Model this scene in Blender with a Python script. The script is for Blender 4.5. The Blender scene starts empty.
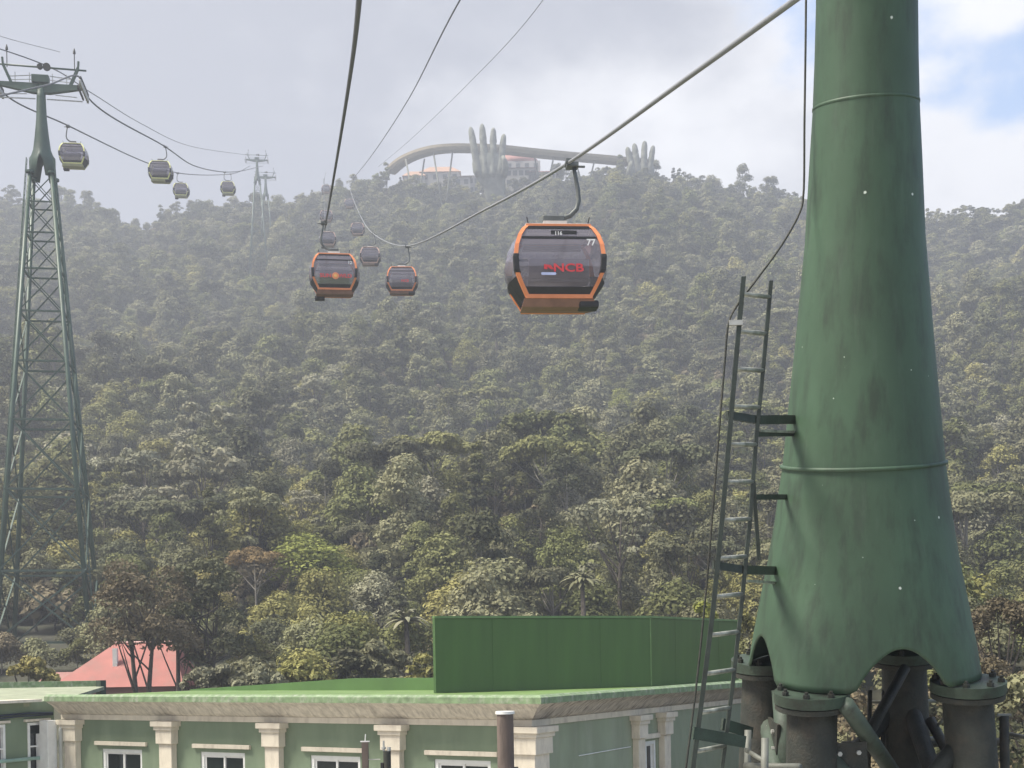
import bpy, bmesh, math, random
import numpy as np
from mathutils import Vector, Matrix, Quaternion

R = math.radians
scene = bpy.context.scene
col = scene.collection
random.seed(7)

# ------------------------------------------------------------------ camera
E = 9.0                       # eye height above the yard
F = 1300.0                    # focal length in pixels
CX, CY = 512.0, 655.0         # pixel of the level viewing axis
RO = R(1.0)                   # slight roll of the hand-held picture
cam_d = bpy.data.cameras.new('camera')
cam = bpy.data.objects.new('camera', cam_d)
col.objects.link(cam)
cam_d.sensor_width = 36.0
cam_d.lens = 36.0 * F / 1024.0
cam_d.shift_y = (CY - 384.0) / 1024.0
cam_d.clip_start = 0.1
cam_d.clip_end = 5000
c, s = math.cos(RO), math.sin(RO)
cam.matrix_world = Matrix(((c, s, 0, 0), (0, 0, -1, 0), (-s, c, 0, E), (0, 0, 0, 1)))
scene.camera = cam


def P(px, py, d):
    """a pixel and a distance in metres -> a point"""
    a = (px - CX) / F
    b = (CY - py) / F
    return Vector((d * (a * c + b * s), d, E + d * (-a * s + b * c)))


def pix(p):
    X, Y, Z = p[0], p[1], p[2] - E
    a = (X * c - Z * s) / Y
    b = (X * s + Z * c) / Y
    return CX + a * F, CY - b * F


# ------------------------------------------------------------------ light
SUN = Vector((-0.62, -0.15, 1.0)).normalized()
world = bpy.data.worlds.new('World')
scene.world = world
world.use_nodes = True
wn, wl = world.node_tree.nodes, world.node_tree.links
wn.clear()
out = wn.new('ShaderNodeOutputWorld')
sky = wn.new('ShaderNodeTexSky')
sky.sky_type = 'NISHITA'
sky.sun_disc = False
sky.sun_elevation = math.asin(SUN.z)
sky.sun_rotation = math.atan2(SUN.x, SUN.y)
bg_sky = wn.new('ShaderNodeBackground')
bg_sky.inputs['Strength'].default_value = 0.15
wl.new(sky.outputs[0], bg_sky.inputs['Color'])
tc = wn.new('ShaderNodeTexCoord')


def wnoise(scale, detail, off, rough=0.55, dist=0.0, stretch=(1, 1, 1.6)):
    m = wn.new('ShaderNodeMapping')
    m.inputs['Location'].default_value = off
    m.inputs['Scale'].default_value = stretch
    wl.new(tc.outputs['Generated'], m.inputs[0])
    n = wn.new('ShaderNodeTexNoise')
    n.inputs['Scale'].default_value = scale
    n.inputs['Detail'].default_value = detail
    n.inputs['Roughness'].default_value = rough
    n.inputs['Distortion'].default_value = dist
    wl.new(m.outputs[0], n.inputs['Vector'])
    return n.outputs[0]


def wmath(op, a, b, clamp=False):
    n = wn.new('ShaderNodeMath')
    n.operation = op
    n.use_clamp = clamp
    for i, v in enumerate((a, b)):
        if isinstance(v, (int, float)):
            n.inputs[i].default_value = v
        else:
            wl.new(v, n.inputs[i])
    return n.outputs[0]


def wramp(v, p0, p1):
    r = wn.new('ShaderNodeMapRange')
    r.interpolation_type = 'SMOOTHSTEP'
    wl.new(v, r.inputs[0])
    r.inputs[1].default_value = p0
    r.inputs[2].default_value = p1
    return r.outputs[0]


sep = wn.new('ShaderNodeSeparateXYZ')
wl.new(tc.outputs['Generated'], sep.inputs[0])
east = sep.outputs[0]                                   # +X is to the right
# thick stratus over most of the sky, breaking up into cumulus towards the right
cov_n = wnoise(3.1, 7, (0.35, 0.1, 0.62), 0.52)
cov = wmath('ADD', cov_n, wmath('MULTIPLY', east, -0.62))
mask = wramp(cov, 0.275, 0.355)
white = wramp(wmath('ADD', wmath('MULTIPLY', wnoise(4.6, 7, (2.1, 0.7, 0.3)), 1.35), wmath('MULTIPLY', east, 1.15)), 0.60, 1.08)
mixc = wn.new('ShaderNodeMix')
mixc.data_type = 'RGBA'
wl.new(white, mixc.inputs[0])
mixc.inputs[6].default_value = (0.44, 0.46, 0.53, 1)
mixc.inputs[7].default_value = (1.06, 1.06, 1.08, 1)
bg_c = wn.new('ShaderNodeBackground')
bg_c.inputs['Strength'].default_value = 0.56
wl.new(mixc.outputs[2], bg_c.inputs['Color'])
mixs = wn.new('ShaderNodeMixShader')
wl.new(mask, mixs.inputs[0])
wl.new(bg_sky.outputs[0], mixs.inputs[1])
wl.new(bg_c.outputs[0], mixs.inputs[2])
wl.new(mixs.outputs[0], out.inputs['Surface'])

sun_d = bpy.data.lights.new('sun', 'SUN')
sun_d.energy = 5.0
sun_d.angle = R(20)
sun_d.color = (1.0, 0.94, 0.82)
sun = bpy.data.objects.new('sun', sun_d)
sun.rotation_mode = 'QUATERNION'
sun.rotation_quaternion = SUN.to_track_quat('Z', 'Y')
sun.location = (0, 0, 300)
col.objects.link(sun)

vs = scene.view_settings
vs.view_transform = 'Standard'
vs.look = 'None'
vs.exposure = 1.0
vs.gamma = 1.0
vs.use_curve_mapping = False

# ------------------------------------------------------------------ materials
MATS = {}


def mat(name, base, rough=0.6, metal=0.0, var=0.15, scale=3.0, bump=0.0, bscale=30.0, stretch=(1, 1, 1),
        stain=None, stain_amt=0.5, stain_scale=4.0, stain_stretch=(1, 1, 1), spec=0.5, objrand=0.0, detail=6):
    if name in MATS:
        return MATS[name]
    m = bpy.data.materials.new(name)
    m.use_nodes = True
    n, l = m.node_tree.nodes, m.node_tree.links
    b = n['Principled BSDF']
    b.inputs['Roughness'].default_value = rough
    b.inputs['Metallic'].default_value = metal
    b.inputs['Specular IOR Level'].default_value = spec
    t = n.new('ShaderNodeTexCoord')
    mp = n.new('ShaderNodeMapping')
    mp.inputs['Scale'].default_value = stretch
    l.new(t.outputs['Object'], mp.inputs[0])
    no = n.new('ShaderNodeTexNoise')
    no.inputs['Scale'].default_value = scale
    no.inputs['Detail'].default_value = detail
    l.new(mp.outputs[0], no.inputs['Vector'])
    rp = n.new('ShaderNodeMapRange')
    rp.inputs[1].default_value = 0.3
    rp.inputs[2].default_value = 0.7
    rp.inputs[3].default_value = 1 - var
    rp.inputs[4].default_value = 1 + var
    l.new(no.outputs[0], rp.inputs[0])
    fac = rp.outputs[0]
    if objrand:
        oi = n.new('ShaderNodeObjectInfo')
        r2 = n.new('ShaderNodeMapRange')
        r2.inputs[3].default_value = 1 - objrand
        r2.inputs[4].default_value = 1 + objrand
        l.new(oi.outputs['Random'], r2.inputs[0])
        mm = n.new('ShaderNodeMath')
        mm.operation = 'MULTIPLY'
        l.new(fac, mm.inputs[0])
        l.new(r2.outputs[0], mm.inputs[1])
        fac = mm.outputs[0]
    vm = n.new('ShaderNodeVectorMath')
    vm.operation = 'SCALE'
    vm.inputs[0].default_value = base
    l.new(fac, vm.inputs['Scale'])
    cout = vm.outputs[0]
    if stain:
        mp2 = n.new('ShaderNodeMapping')
        mp2.inputs['Scale'].default_value = stain_stretch
        l.new(t.outputs['Object'], mp2.inputs[0])
        n2 = n.new('ShaderNodeTexNoise')
        n2.inputs['Scale'].default_value = stain_scale
        n2.inputs['Detail'].default_value = 7
        n2.inputs['Roughness'].default_value = 0.65
        l.new(mp2.outputs[0], n2.inputs['Vector'])
        r3 = n.new('ShaderNodeMapRange')
        r3.inputs[1].default_value = 0.48
        r3.inputs[2].default_value = 0.68
        r3.inputs[4].default_value = stain_amt
        l.new(n2.outputs[0], r3.inputs[0])
        mx = n.new('ShaderNodeMix')
        mx.data_type = 'RGBA'
        l.new(r3.outputs[0], mx.inputs[0])
        l.new(cout, mx.inputs[6])
        mx.inputs[7].default_value = (*stain, 1)
        cout = mx.outputs[2]
    l.new(cout, b.inputs['Base Color'])
    if bump:
        n3 = n.new('ShaderNodeTexNoise')
        n3.inputs['Scale'].default_value = bscale
        n3.inputs['Detail'].default_value = 5
        l.new(t.outputs['Object'], n3.inputs['Vector'])
        bp = n.new('ShaderNodeBump')
        bp.inputs['Strength'].default_value = bump
        bp.inputs['Distance'].default_value = 0.02
        l.new(n3.outputs[0], bp.inputs['Height'])
        l.new(bp.outputs[0], b.inputs['Normal'])
    MATS[name] = m
    return m


def leaf_mat(name, base, hue2, rnd=0.38, trans=0.16):
    """leaf colour: one tone per tree, mottled leaf by leaf, a little light passing through"""
    if name in MATS:
        return MATS[name]
    m = bpy.data.materials.new(name)
    m.use_nodes = True
    n, l = m.node_tree.nodes, m.node_tree.links
    n.clear()
    o = n.new('ShaderNodeOutputMaterial')
    oi = n.new('ShaderNodeObjectInfo')
    geo = n.new('ShaderNodeNewGeometry')
    mx = n.new('ShaderNodeMix')
    mx.data_type = 'RGBA'
    mx.inputs[6].default_value = (*base, 1)
    mx.inputs[7].default_value = (*hue2, 1)
    l.new(oi.outputs['Random'], mx.inputs[0])
    wnz = n.new('ShaderNodeMath')                # another random from the same one
    wnz.operation = 'FRACT'
    mul = n.new('ShaderNodeMath')
    mul.operation = 'MULTIPLY'
    mul.inputs[1].default_value = 37.7
    l.new(oi.outputs['Random'], mul.inputs[0])
    l.new(mul.outputs[0], wnz.inputs[0])
    r1 = n.new('ShaderNodeMapRange')
    r1.inputs[3].default_value = 1 - rnd
    r1.inputs[4].default_value = 1 + rnd
    l.new(wnz.outputs[0], r1.inputs[0])
    r2 = n.new('ShaderNodeMapRange')
    r2.inputs[3].default_value = 0.82
    r2.inputs[4].default_value = 1.2
    l.new(geo.outputs['Random Per Island'], r2.inputs[0])
    mm = n.new('ShaderNodeMath')
    mm.operation = 'MULTIPLY'
    l.new(r1.outputs[0], mm.inputs[0])
    l.new(r2.outputs[0], mm.inputs[1])
    vm = n.new('ShaderNodeVectorMath')
    vm.operation = 'SCALE'
    l.new(mx.outputs[2], vm.inputs[0])
    l.new(mm.outputs[0], vm.inputs['Scale'])
    d = n.new('ShaderNodeBsdfPrincipled')
    d.inputs['Roughness'].default_value = 0.7
    d.inputs['Specular IOR Level'].default_value = 0.12
    t = n.new('ShaderNodeBsdfTranslucent')
    l.new(vm.outputs[0], d.inputs['Base Color'])
    l.new(vm.outputs[0], t.inputs['Color'])
    ms = n.new('ShaderNodeMixShader')
    ms.inputs[0].default_value = trans
    l.new(d.outputs[0], ms.inputs[1])
    l.new(t.outputs[0], ms.inputs[2])
    l.new(ms.outputs[0], o.inputs['Surface'])
    MATS[name] = m
    return m


def glass_mat(name, tint, body, body_amt, gloss=0.08, rough=0.05):
    if name in MATS:
        return MATS[name]
    m = bpy.data.materials.new(name)
    m.use_nodes = True
    n, l = m.node_tree.nodes, m.node_tree.links
    n.clear()
    o = n.new('ShaderNodeOutputMaterial')
    tr = n.new('ShaderNodeBsdfTransparent')
    tr.inputs[0].default_value = (*tint, 1)
    di = n.new('ShaderNodeBsdfDiffuse')
    di.inputs[0].default_value = (*body, 1)
    gl = n.new('ShaderNodeBsdfGlossy')
    gl.inputs['Roughness'].default_value = rough
    gl.inputs[0].default_value = (0.9, 0.9, 0.95, 1)
    m1 = n.new('ShaderNodeMixShader')
    m1.inputs[0].default_value = body_amt
    m2 = n.new('ShaderNodeMixShader')
    fr = n.new('ShaderNodeFresnel')
    fr.inputs[0].default_value = 1.45
    ad = n.new('ShaderNodeMath')
    ad.operation = 'ADD'
    ad.inputs[1].default_value = gloss
    l.new(fr.outputs[0], ad.inputs[0])
    l.new(ad.outputs[0], m2.inputs[0])
    l.new(tr.outputs[0], m1.inputs[1])
    l.new(di.outputs[0], m1.inputs[2])
    l.new(m1.outputs[0], m2.inputs[1])
    l.new(gl.outputs[0], m2.inputs[2])
    l.new(m2.outputs[0], o.inputs['Surface'])
    MATS[name] = m
    return m


# ------------------------------------------------------------------ mesh helpers
class MB:
    def __init__(self):
        self.v, self.f = [], []

    def add(self, vs_, fs_):
        k = len(self.v)
        self.v += [tuple(v) for v in vs_]
        self.f += [tuple(i + k for i in f) for f in fs_]
        return self

    def box(self, x0, x1, y0, y1, z0, z1):
        vs_ = [(x0, y0, z0), (x1, y0, z0), (x1, y1, z0), (x0, y1, z0), (x0, y0, z1), (x1, y0, z1), (x1, y1, z1), (x0, y1, z1)]
        return self.add(vs_, [(0, 3, 2, 1), (4, 5, 6, 7), (0, 1, 5, 4), (1, 2, 6, 5), (2, 3, 7, 6), (3, 0, 4, 7)])

    def bar(self, p, q, w, h, up=(0, 0, 1)):
        """square section bar from p to q"""
        p, q = Vector(p), Vector(q)
        d = (q - p).normalized()
        u = Vector(up)
        if abs(d.dot(u)) > 0.98:
            u = Vector((0, 1, 0))
        sx = d.cross(u).normalized()
        sy = sx.cross(d)
        vs_ = []
        for o in (p, q):
            for a, b in ((-1, -1), (1, -1), (1, 1), (-1, 1)):
                vs_.append(o + sx * a * w / 2 + sy * b * h / 2)
        return self.add(vs_, [(0, 3, 2, 1), (4, 5, 6, 7), (0, 1, 5, 4), (1, 2, 6, 5), (2, 3, 7, 6), (3, 0, 4, 7)])

    def tube(self, pts, rad, n=8, caps=True):
        pts = [Vector(p) for p in pts]
        if isinstance(rad, (int, float)):
            rad = [rad] * len(pts)
        k = len(self.v)
        prev = None
        for i, p in enumerate(pts):
            d = (pts[min(i + 1, len(pts) - 1)] - pts[max(i - 1, 0)]).normalized()
            if prev is None:
                u = Vector((0, 0, 1)) if abs(d.z) < 0.9 else Vector((1, 0, 0))
            else:
                u = prev
            a = d.cross(u).normalized()
            b = a.cross(d).normalized()
            prev = b
            for j in range(n):
                t = 2 * math.pi * j / n
                self.v.append(tuple(p + (a * math.cos(t) + b * math.sin(t)) * rad[i]))
        for i in range(len(pts) - 1):
            for j in range(n):
                a, b = k + i * n + j, k + i * n + (j + 1) % n
                self.f.append((a, a + n, b + n, b))
        if caps:
            self.f.append(tuple(k + j for j in range(n)))
            self.f.append(tuple(k + (len(pts) - 1) * n + j for j in reversed(range(n))))
        return self

    def prism(self, outline, y0, y1):
        """outline of (x, z) points, counter-clockwise seen from -y, thickness y0..y1"""
        n = len(outline)
        vs_ = [(x, y0, z) for x, z in outline] + [(x, y1, z) for x, z in outline]
        fs_ = [tuple(range(n)), tuple(reversed(range(n, 2 * n)))]
        fs_ += [(i, i + n, (i + 1) % n + n, (i + 1) % n) for i in range(n)]
        return self.add(vs_, fs_)

    def loft(self, rings, close=True, caps=True):
        k = len(self.v)
        n = len(rings[0])
        for r in rings:
            self.v += [tuple(p) for p in r]
        for i in range(len(rings) - 1):
            for j in range(n if close else n - 1):
                a, b = k + i * n + j, k + i * n + (j + 1) % n
                self.f.append((a, b, b + n, a + n))
        if caps:
            self.f.append(tuple(k + j for j in reversed(range(n))))
            self.f.append(tuple(k + (len(rings) - 1) * n + j for j in range(n)))
        return self

    def mesh(self, name, m=None, smooth=False):
        me = bpy.data.meshes.new(name)
        me.from_pydata(self.v, [], self.f)
        me.validate()
        bm = bmesh.new()
        bm.from_mesh(me)
        bmesh.ops.recalc_face_normals(bm, faces=bm.faces)
        bm.to_mesh(me)
        bm.free()
        if m is not None:
            me.materials.append(m)
        if smooth:
            me.polygons.foreach_set('use_smooth', [True] * len(me.polygons))
            if smooth == 'auto':
                me.set_sharp_from_angle(angle=R(38))
        return me

    def build(self, name, m, parent=None, smooth=False):
        o = bpy.data.objects.new(name, self.mesh(name, m, smooth))
        col.objects.link(o)
        o.parent = parent
        return o


def bevel(o, w=0.01, seg=2):
    b = o.modifiers.new('bevel', 'BEVEL')
    b.width = w
    b.segments = seg
    b.limit_method = 'ANGLE'
    b.angle_limit = R(40)
    return o


def tag(o, label=None, cat=None, group=None, kind=None):
    if label:
        o['label'] = label
    if cat:
        o['category'] = cat
    if group:
        o['group'] = group
    if kind:
        o['kind'] = kind
    return o


def empty(name, loc, label=None, cat=None, group=None, rz=0.0):
    o = bpy.data.objects.new(name, None)
    o.empty_display_size = 0.3
    col.objects.link(o)
    o.location = loc
    o.rotation_euler = (0, 0, rz)
    return tag(o, label, cat, group)


def link_obj(name, me, parent=None):
    o = bpy.data.objects.new(name, me)
    col.objects.link(o)
    o.parent = parent
    return o


def text_mesh(body, size, m, extrude=0.004):
    cu = bpy.data.curves.new('lettering', 'FONT')
    cu.body = body
    cu.size = size
    cu.extrude = extrude
    cu.align_x = 'CENTER'
    cu.align_y = 'CENTER'
    cu.resolution_u = 3
    cu.offset = size * 0.022
    ob = bpy.data.objects.new('lettering', cu)
    me = bpy.data.meshes.new_from_object(ob)
    bpy.data.objects.remove(ob)
    me.materials.clear()
    me.materials.append(m)
    return me


def copy_tree(o, parent=None, mats=None):
    q = o.copy()
    col.objects.link(q)
    q.parent = parent
    if mats and q.type == 'MESH' and q.data.materials and q.data.materials[0].name in mats:
        q.material_slots[0].link = 'OBJECT'
        q.material_slots[0].material = mats[q.data.materials[0].name]
    for ch in list(o.children):
        copy_tree(ch, q, mats)
    return q


M_PAINT = mat('tower_green_paint', (0.050, 0.130, 0.075), 0.42, 0, 0.22, 2.2, 0.12, 40, (1, 1, 0.35),
              stain=(0.035, 0.06, 0.045), stain_amt=0.55, stain_scale=3.0, stain_stretch=(1.6, 1.6, 0.35))
M_PAINT_OLD = mat('old_green_paint', (0.034, 0.056, 0.038), 0.6, 0, 0.3, 5, 0.3, 60,
                  stain=(0.02, 0.02, 0.015), stain_amt=0.8, stain_scale=6)
M_LEG = mat('dark_leg_steel', (0.024, 0.027, 0.022), 0.7, 0, 0.35, 6, 0.4, 50, stain=(0.075, 0.058, 0.042), stain_amt=0.4, stain_scale=5)
M_STEEL = mat('galvanised_steel', (0.42, 0.42, 0.40), 0.45, 0.4, 0.2, 8)
M_LADDER = mat('ladder_steel', (0.030, 0.040, 0.033), 0.5, 0, 0.3, 12, 0.2, 80)
M_RUNG = mat('worn_rung_steel', (0.30, 0.31, 0.27), 0.35, 0.3, 0.35, 20)
M_ROPE = mat('steel_rope', (0.10, 0.105, 0.115), 0.5, 0.3, 0.1, 10)
M_ROPE_W = mat('bright_steel_rope', (0.30, 0.31, 0.32), 0.4, 0.5, 0.1, 10)
M_LATT = mat('lattice_green_paint', (0.045, 0.080, 0.058), 0.5, 0, 0.2, 1.5)
M_BLACK = mat('black_rubber', (0.018, 0.018, 0.020), 0.6, 0, 0.2, 8)
M_RUST = mat('rusty_pipe_steel', (0.13, 0.10, 0.085), 0.75, 0, 0.3, 4, 0.3, 40, (1, 1, 0.25), stain=(0.06, 0.045, 0.04), stain_amt=0.7,
             stain_scale=6, stain_stretch=(1.5, 1.5, 0.2))
M_WHITE = mat('white_paint', (0.72, 0.72, 0.70), 0.5, 0, 0.06, 5)

# ------------------------------------------------------------------ terrain
RIDGE = [(-250, 190), (-60, 192), (0, 192), (60, 189), (100, 196), (125, 210), (145, 222), (165, 204), (200, 196), (250, 197), (300, 190), (340, 176),
         (400, 174), (450, 179), (490, 182), (560, 170), (600, 166), (640, 166), (665, 172), (700, 178), (760, 186), (800, 193), (870, 205),
         (930, 214), (960, 209), (1024, 203), (1100, 200), (1300, 215)]
YR = 430.0
ra, rz_ = [], []
for u, v in RIDGE:
    p = P(u, v + 24, YR)
    ra.append(p.x / YR)
    rz_.append(p.z)
rng = np.random.default_rng(11)
_ph = rng.uniform(0, 6.28, (10, 2))
_fr = [(0.021, 0.013), (0.034, -0.022), (-0.018, 0.041), (0.057, 0.049), (0.083, -0.031), (-0.09, 0.07)]


def sstep(x, a, b):
    t = np.clip((x - a) / (b - a), 0, 1)
    return t * t * (3 - 2 * t)


def terrain(X, Y):
    X = np.asarray(X, float)
    Y = np.asarray(Y, float)
    a = X / np.maximum(Y, 70)
    zr = np.interp(a, ra, rz_)
    yf = 62.0
    t = np.clip((Y - yf) / (YR - yf), 0, 1)
    base = 5.0 * sstep(Y, 46, 58) + 6.0 * sstep(X, 7, 13) * sstep(Y, 22, 44) * (1 - 0.8 * sstep(Y, 46, 70))
    z = base + (zr - 5.0) * t ** 1.46
    z = z - np.maximum(Y - YR, 0) * 0.30 * sstep(Y, YR, YR + 60)
    w = sstep(Y, 70, 130) * (1 - sstep(Y, YR - 70, YR))
    bump = 0
    for i, (fx, fy) in enumerate(_fr):
        bump = bump + np.sin(X * fx * 1.3 + Y * fy * 1.3 + _ph[i, 0]) * (3.2 / (1 + i * 0.5))
    return np.maximum(z + bump * w, 0.0)


def tz(x, y):
    return float(terrain(x, y))


xs = np.concatenate([np.linspace(-600, -250, 16)[:-1], np.linspace(-250, 250, 140), np.linspace(250, 600, 16)[1:]])
ys = np.concatenate([np.linspace(-150, 20, 10)[:-1], np.linspace(20, 140, 60)[:-1], np.linspace(140, 520, 110)[:-1], np.linspace(520, 800, 16)])
GX, GY = np.meshgrid(xs, ys)
GZ = terrain(GX, GY)
nv = GX.size
nx, ny = len(xs), len(ys)
vv = np.stack([GX.ravel(), GY.ravel(), GZ.ravel()], 1)
ii = np.arange(nv).reshape(ny, nx)
ff = np.stack([ii[:-1, :-1], ii[:-1, 1:], ii[1:, 1:], ii[1:, :-1]], -1).reshape(-1, 4)
me = bpy.data.meshes.new('hillside')
me.from_pydata(vv.tolist(), [], ff.tolist())
me.polygons.foreach_set('use_smooth', [True] * len(me.polygons))
me.materials.append(mat('forest_floor', (0.055, 0.054, 0.034), 0.95, 0, 0.5, 0.25, 0.5, 2.0, stain=(0.03, 0.045, 0.015), stain_amt=0.8, stain_scale=0.4))
hill = bpy.data.objects.new('hillside', me)
col.objects.link(hill)
tag(hill, kind='structure')

me = MB().add([(-60, -40, 0.006), (6.5, -40, 0.006), (6.5, 44, 0.006), (-60, 44, 0.006)], [(0, 1, 2, 3)])  # unseen pale paving, added to bounce light up onto the cornice
tag(me.build('yard_paving', mat('pale_concrete', (0.42, 0.40, 0.36), 0.9, 0, 0.15, 0.6, 0.2, 8, stain=(0.28, 0.26, 0.23), stain_amt=0.6, stain_scale=0.5)), kind='structure')

# ------------------------------------------------------------------ trees
M_BARK = mat('bark', (0.075, 0.062, 0.050), 0.9, 0, 0.35, 6, 0.5, 20)
M_BARK_P = mat('pale_bark', (0.22, 0.20, 0.17), 0.9, 0, 0.3, 6, 0.5, 20)
LM = dict(
    dark=leaf_mat('leaf_dark_olive', (0.094, 0.102, 0.052), (0.116, 0.114, 0.066)),
    grey=leaf_mat('leaf_grey_green', (0.174, 0.174, 0.092), (0.206, 0.198, 0.116)),
    mid=leaf_mat('leaf_mid_green', (0.140, 0.152, 0.058), (0.174, 0.170, 0.070)),
    yellow=leaf_mat('leaf_yellow_green', (0.226, 0.222, 0.074), (0.250, 0.228, 0.088), 0.25),
    brown=leaf_mat('leaf_brown_olive', (0.160, 0.134, 0.084), (0.188, 0.154, 0.096)),
    pale=leaf_mat('leaf_pale', (0.232, 0.230, 0.150), (0.256, 0.242, 0.164), 0.25),
    lime=leaf_mat('leaf_lime', (0.245, 0.265, 0.066), (0.255, 0.268, 0.070), 0.05),
    rust=leaf_mat('leaf_rust', (0.240, 0.170, 0.080), (0.250, 0.175, 0.084), 0.05),
    gold=leaf_mat('leaf_gold', (0.290, 0.255, 0.095), (0.300, 0.260, 0.10), 0.05),
)


def leaf_cloud(seed, clumps, nleaf, size, aspect=1.7, up=0.30, rnd=0.34):
    """leaves as small folded rhombi spread over a set of clump ellipsoids (x, y, z, rx, rz)"""
    g = np.random.default_rng(seed)
    cl = np.array(clumps)
    w = cl[:, 3] ** 2
    k = g.choice(len(cl), nleaf, p=w / w.sum())
    d = g.normal(size=(nleaf, 3))
    d /= np.linalg.norm(d, axis=1)[:, None]
    low = d[:, 2] < -0.35
    d[low, 2] *= -1
    rad = 1.0 - 0.40 * g.random(nleaf) ** 3
    rad *= 1 + 0.09 * g.normal(size=nleaf)
    pos = cl[k, :3] + d * np.stack([cl[k, 3], cl[k, 3], cl[k, 4]], 1) * rad[:, None]
    nrm = d + g.normal(size=(nleaf, 3)) * rnd + np.array([0, 0, up])
    nrm /= np.linalg.norm(nrm, axis=1)[:, None]
    t = np.cross(nrm, g.normal(size=(nleaf, 3)))
    t /= np.linalg.norm(t, axis=1)[:, None] + 1e-9
    b = np.cross(nrm, t)
    sz = size * g.uniform(0.6, 1.35, nleaf)[:, None]
    p0 = pos - t * sz * 0.5 * aspect ** 0.5
    p2 = pos + t * sz * 0.5 * aspect ** 0.5
    p1 = pos + b * sz * 0.5 / aspect ** 0.5 + nrm * sz * 0.12
    p3 = pos - b * sz * 0.5 / aspect ** 0.5 + nrm * sz * 0.12
    V = np.stack([p0, p1, p2, p3], 1).reshape(-1, 3)
    Fc = np.arange(nleaf * 4).reshape(-1, 4)
    return V, Fc


def np_mesh(name, V, Fc, m, extra=None, m2=None):
    me = bpy.data.meshes.new(name)
    nq = len(Fc)
    if extra is not None:
        V2, F2 = extra
        Fl = Fc.ravel().tolist() + [i + len(V) for f in F2 for i in f]
        sizes = [4] * nq + [len(f) for f in F2]
        V = np.concatenate([V, np.array(V2)])
    else:
        Fl = Fc.ravel()
        sizes = [4] * nq
    me.vertices.add(len(V))
    me.vertices.foreach_set('co', V.astype(np.float32).ravel())
    me.loops.add(len(Fl))
    me.loops.foreach_set('vertex_index', np.array(Fl, np.int32))
    me.polygons.add(len(sizes))
    st = np.concatenate([[0], np.cumsum(sizes)[:-1]]).astype(np.int32)
    me.polygons.foreach_set('loop_start', st)
    me.materials.append(m)
    if m2 is not None:
        me.materials.append(m2)
        me.polygons.foreach_set('material_index', np.array([0] * nq + [1] * (len(sizes) - nq), np.int32))
    me.update(calc_edges=True)
    me.validate()
    return me


def species(kind, seed):
    """returns clumps and a trunk builder for a tree of about the kind's usual size (metres)"""
    g = random.Random(seed)
    cl = []
    if kind == 'dome':
        h, rx = 8.6, 3.2
        for i in range(34):
            a = g.uniform(0, 6.283)
            q = g.random() ** 0.55
            z = h - 2.0 - 3.9 * q ** 1.8 + g.uniform(-0.9, 0.6)
            cr = g.uniform(0.8, 1.45)
            cl.append((math.cos(a) * q * (rx - 0.6), math.sin(a) * q * (rx - 0.6), z, cr, cr * 0.8))
    elif kind == 'tall':
        h, rx = 11.5, 2.5
        for i in range(26):
            z = g.uniform(2.6, h - 1.0)
            q = (1 - ((z - 2.6) / (h - 2.0)) ** 2.2) * g.uniform(0.35, 1.0)
            a = g.uniform(0, 6.283)
            cr = g.uniform(0.75, 1.25)
            cl.append((math.cos(a) * q * rx, math.sin(a) * q * rx, z, cr, cr * 0.85))
    elif kind == 'flat':
        h, rx = 9.0, 3.9
        for i in range(24):
            a = g.uniform(0, 6.283)
            q = g.random() ** 0.6
            cr = g.uniform(0.7, 1.15)
            cl.append((math.cos(a) * q * (rx - .5), math.sin(a) * q * (rx - .5), h - 1.1 - 1.0 * q * q + g.uniform(-.35, .35), cr, cr * 0.5))
    elif kind == 'open':
        h, rx = 10.0, 2.9
        for i in range(15):
            a = g.uniform(0, 6.283)
            q = g.random() ** 0.5
            cr = g.uniform(0.55, 1.0)
            cl.append((math.cos(a) * q * rx, math.sin(a) * q * rx, g.uniform(5.0, h - .8), cr, cr * 0.55))
    elif kind == 'pine':
        h, rx = 12.0, 1.9
        for i in range(22):
            z = g.uniform(4.5, h - .4)
            q = (1.08 - (z - 4.5) / (h - 4.5)) * g.uniform(0.2, 1)
            a = g.uniform(0, 6.283)
            cr = g.uniform(0.4, 0.75) * (1.25 - 0.6 * (z - 4.5) / (h - 4.5))
            cl.append((math.cos(a) * q * rx, math.sin(a) * q * rx, z, cr, cr * 0.6))
    else:   # shrub
        h, rx = 3.2, 1.9
        for i in range(14):
            a = g.uniform(0, 6.283)
            q = g.random() ** 0.6
            cr = g.uniform(0.5, 0.8)
            cl.append((math.cos(a) * q * (rx - .4), math.sin(a) * q * (rx - .4), h - 0.9 - 1.3 * q ** 1.5 + g.uniform(-.5, .3), cr, cr * 0.85))
    tr = MB()
    lean = Vector((g.uniform(-.3, .3), g.uniform(-.3, .3), 0))
    top = min(h * 0.82, max(q_[2] for q_ in cl))
    r0 = 0.16 if kind != 'shrub' else 0.05
    pts = [Vector((0, 0, -0.6)) + lean * 0, Vector((0, 0, 0)), lean * 0.5 + Vector((0.08, 0, top * 0.45)), lean + Vector((0, 0, top))]
    tr.tube(pts, [r0 * 1.35, r0 * 1.1, r0 * 0.75, r0 * 0.2], 7)
    for q_ in g.sample(cl, min(7, len(cl))):
        zs = min(q_[2] - 0.3, top * 0.8) * g.uniform(0.55, 0.85)
        f_ = zs / top
        st = lean * f_ + Vector((0.05, 0, zs))
        en = Vector(q_[:3])
        tr.tube([st, st.lerp(en, 0.5) + Vector((0, 0, -0.15)), en], [r0 * 0.45, r0 * 0.3, r0 * 0.1], 5, False)
    return cl, tr


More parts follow.
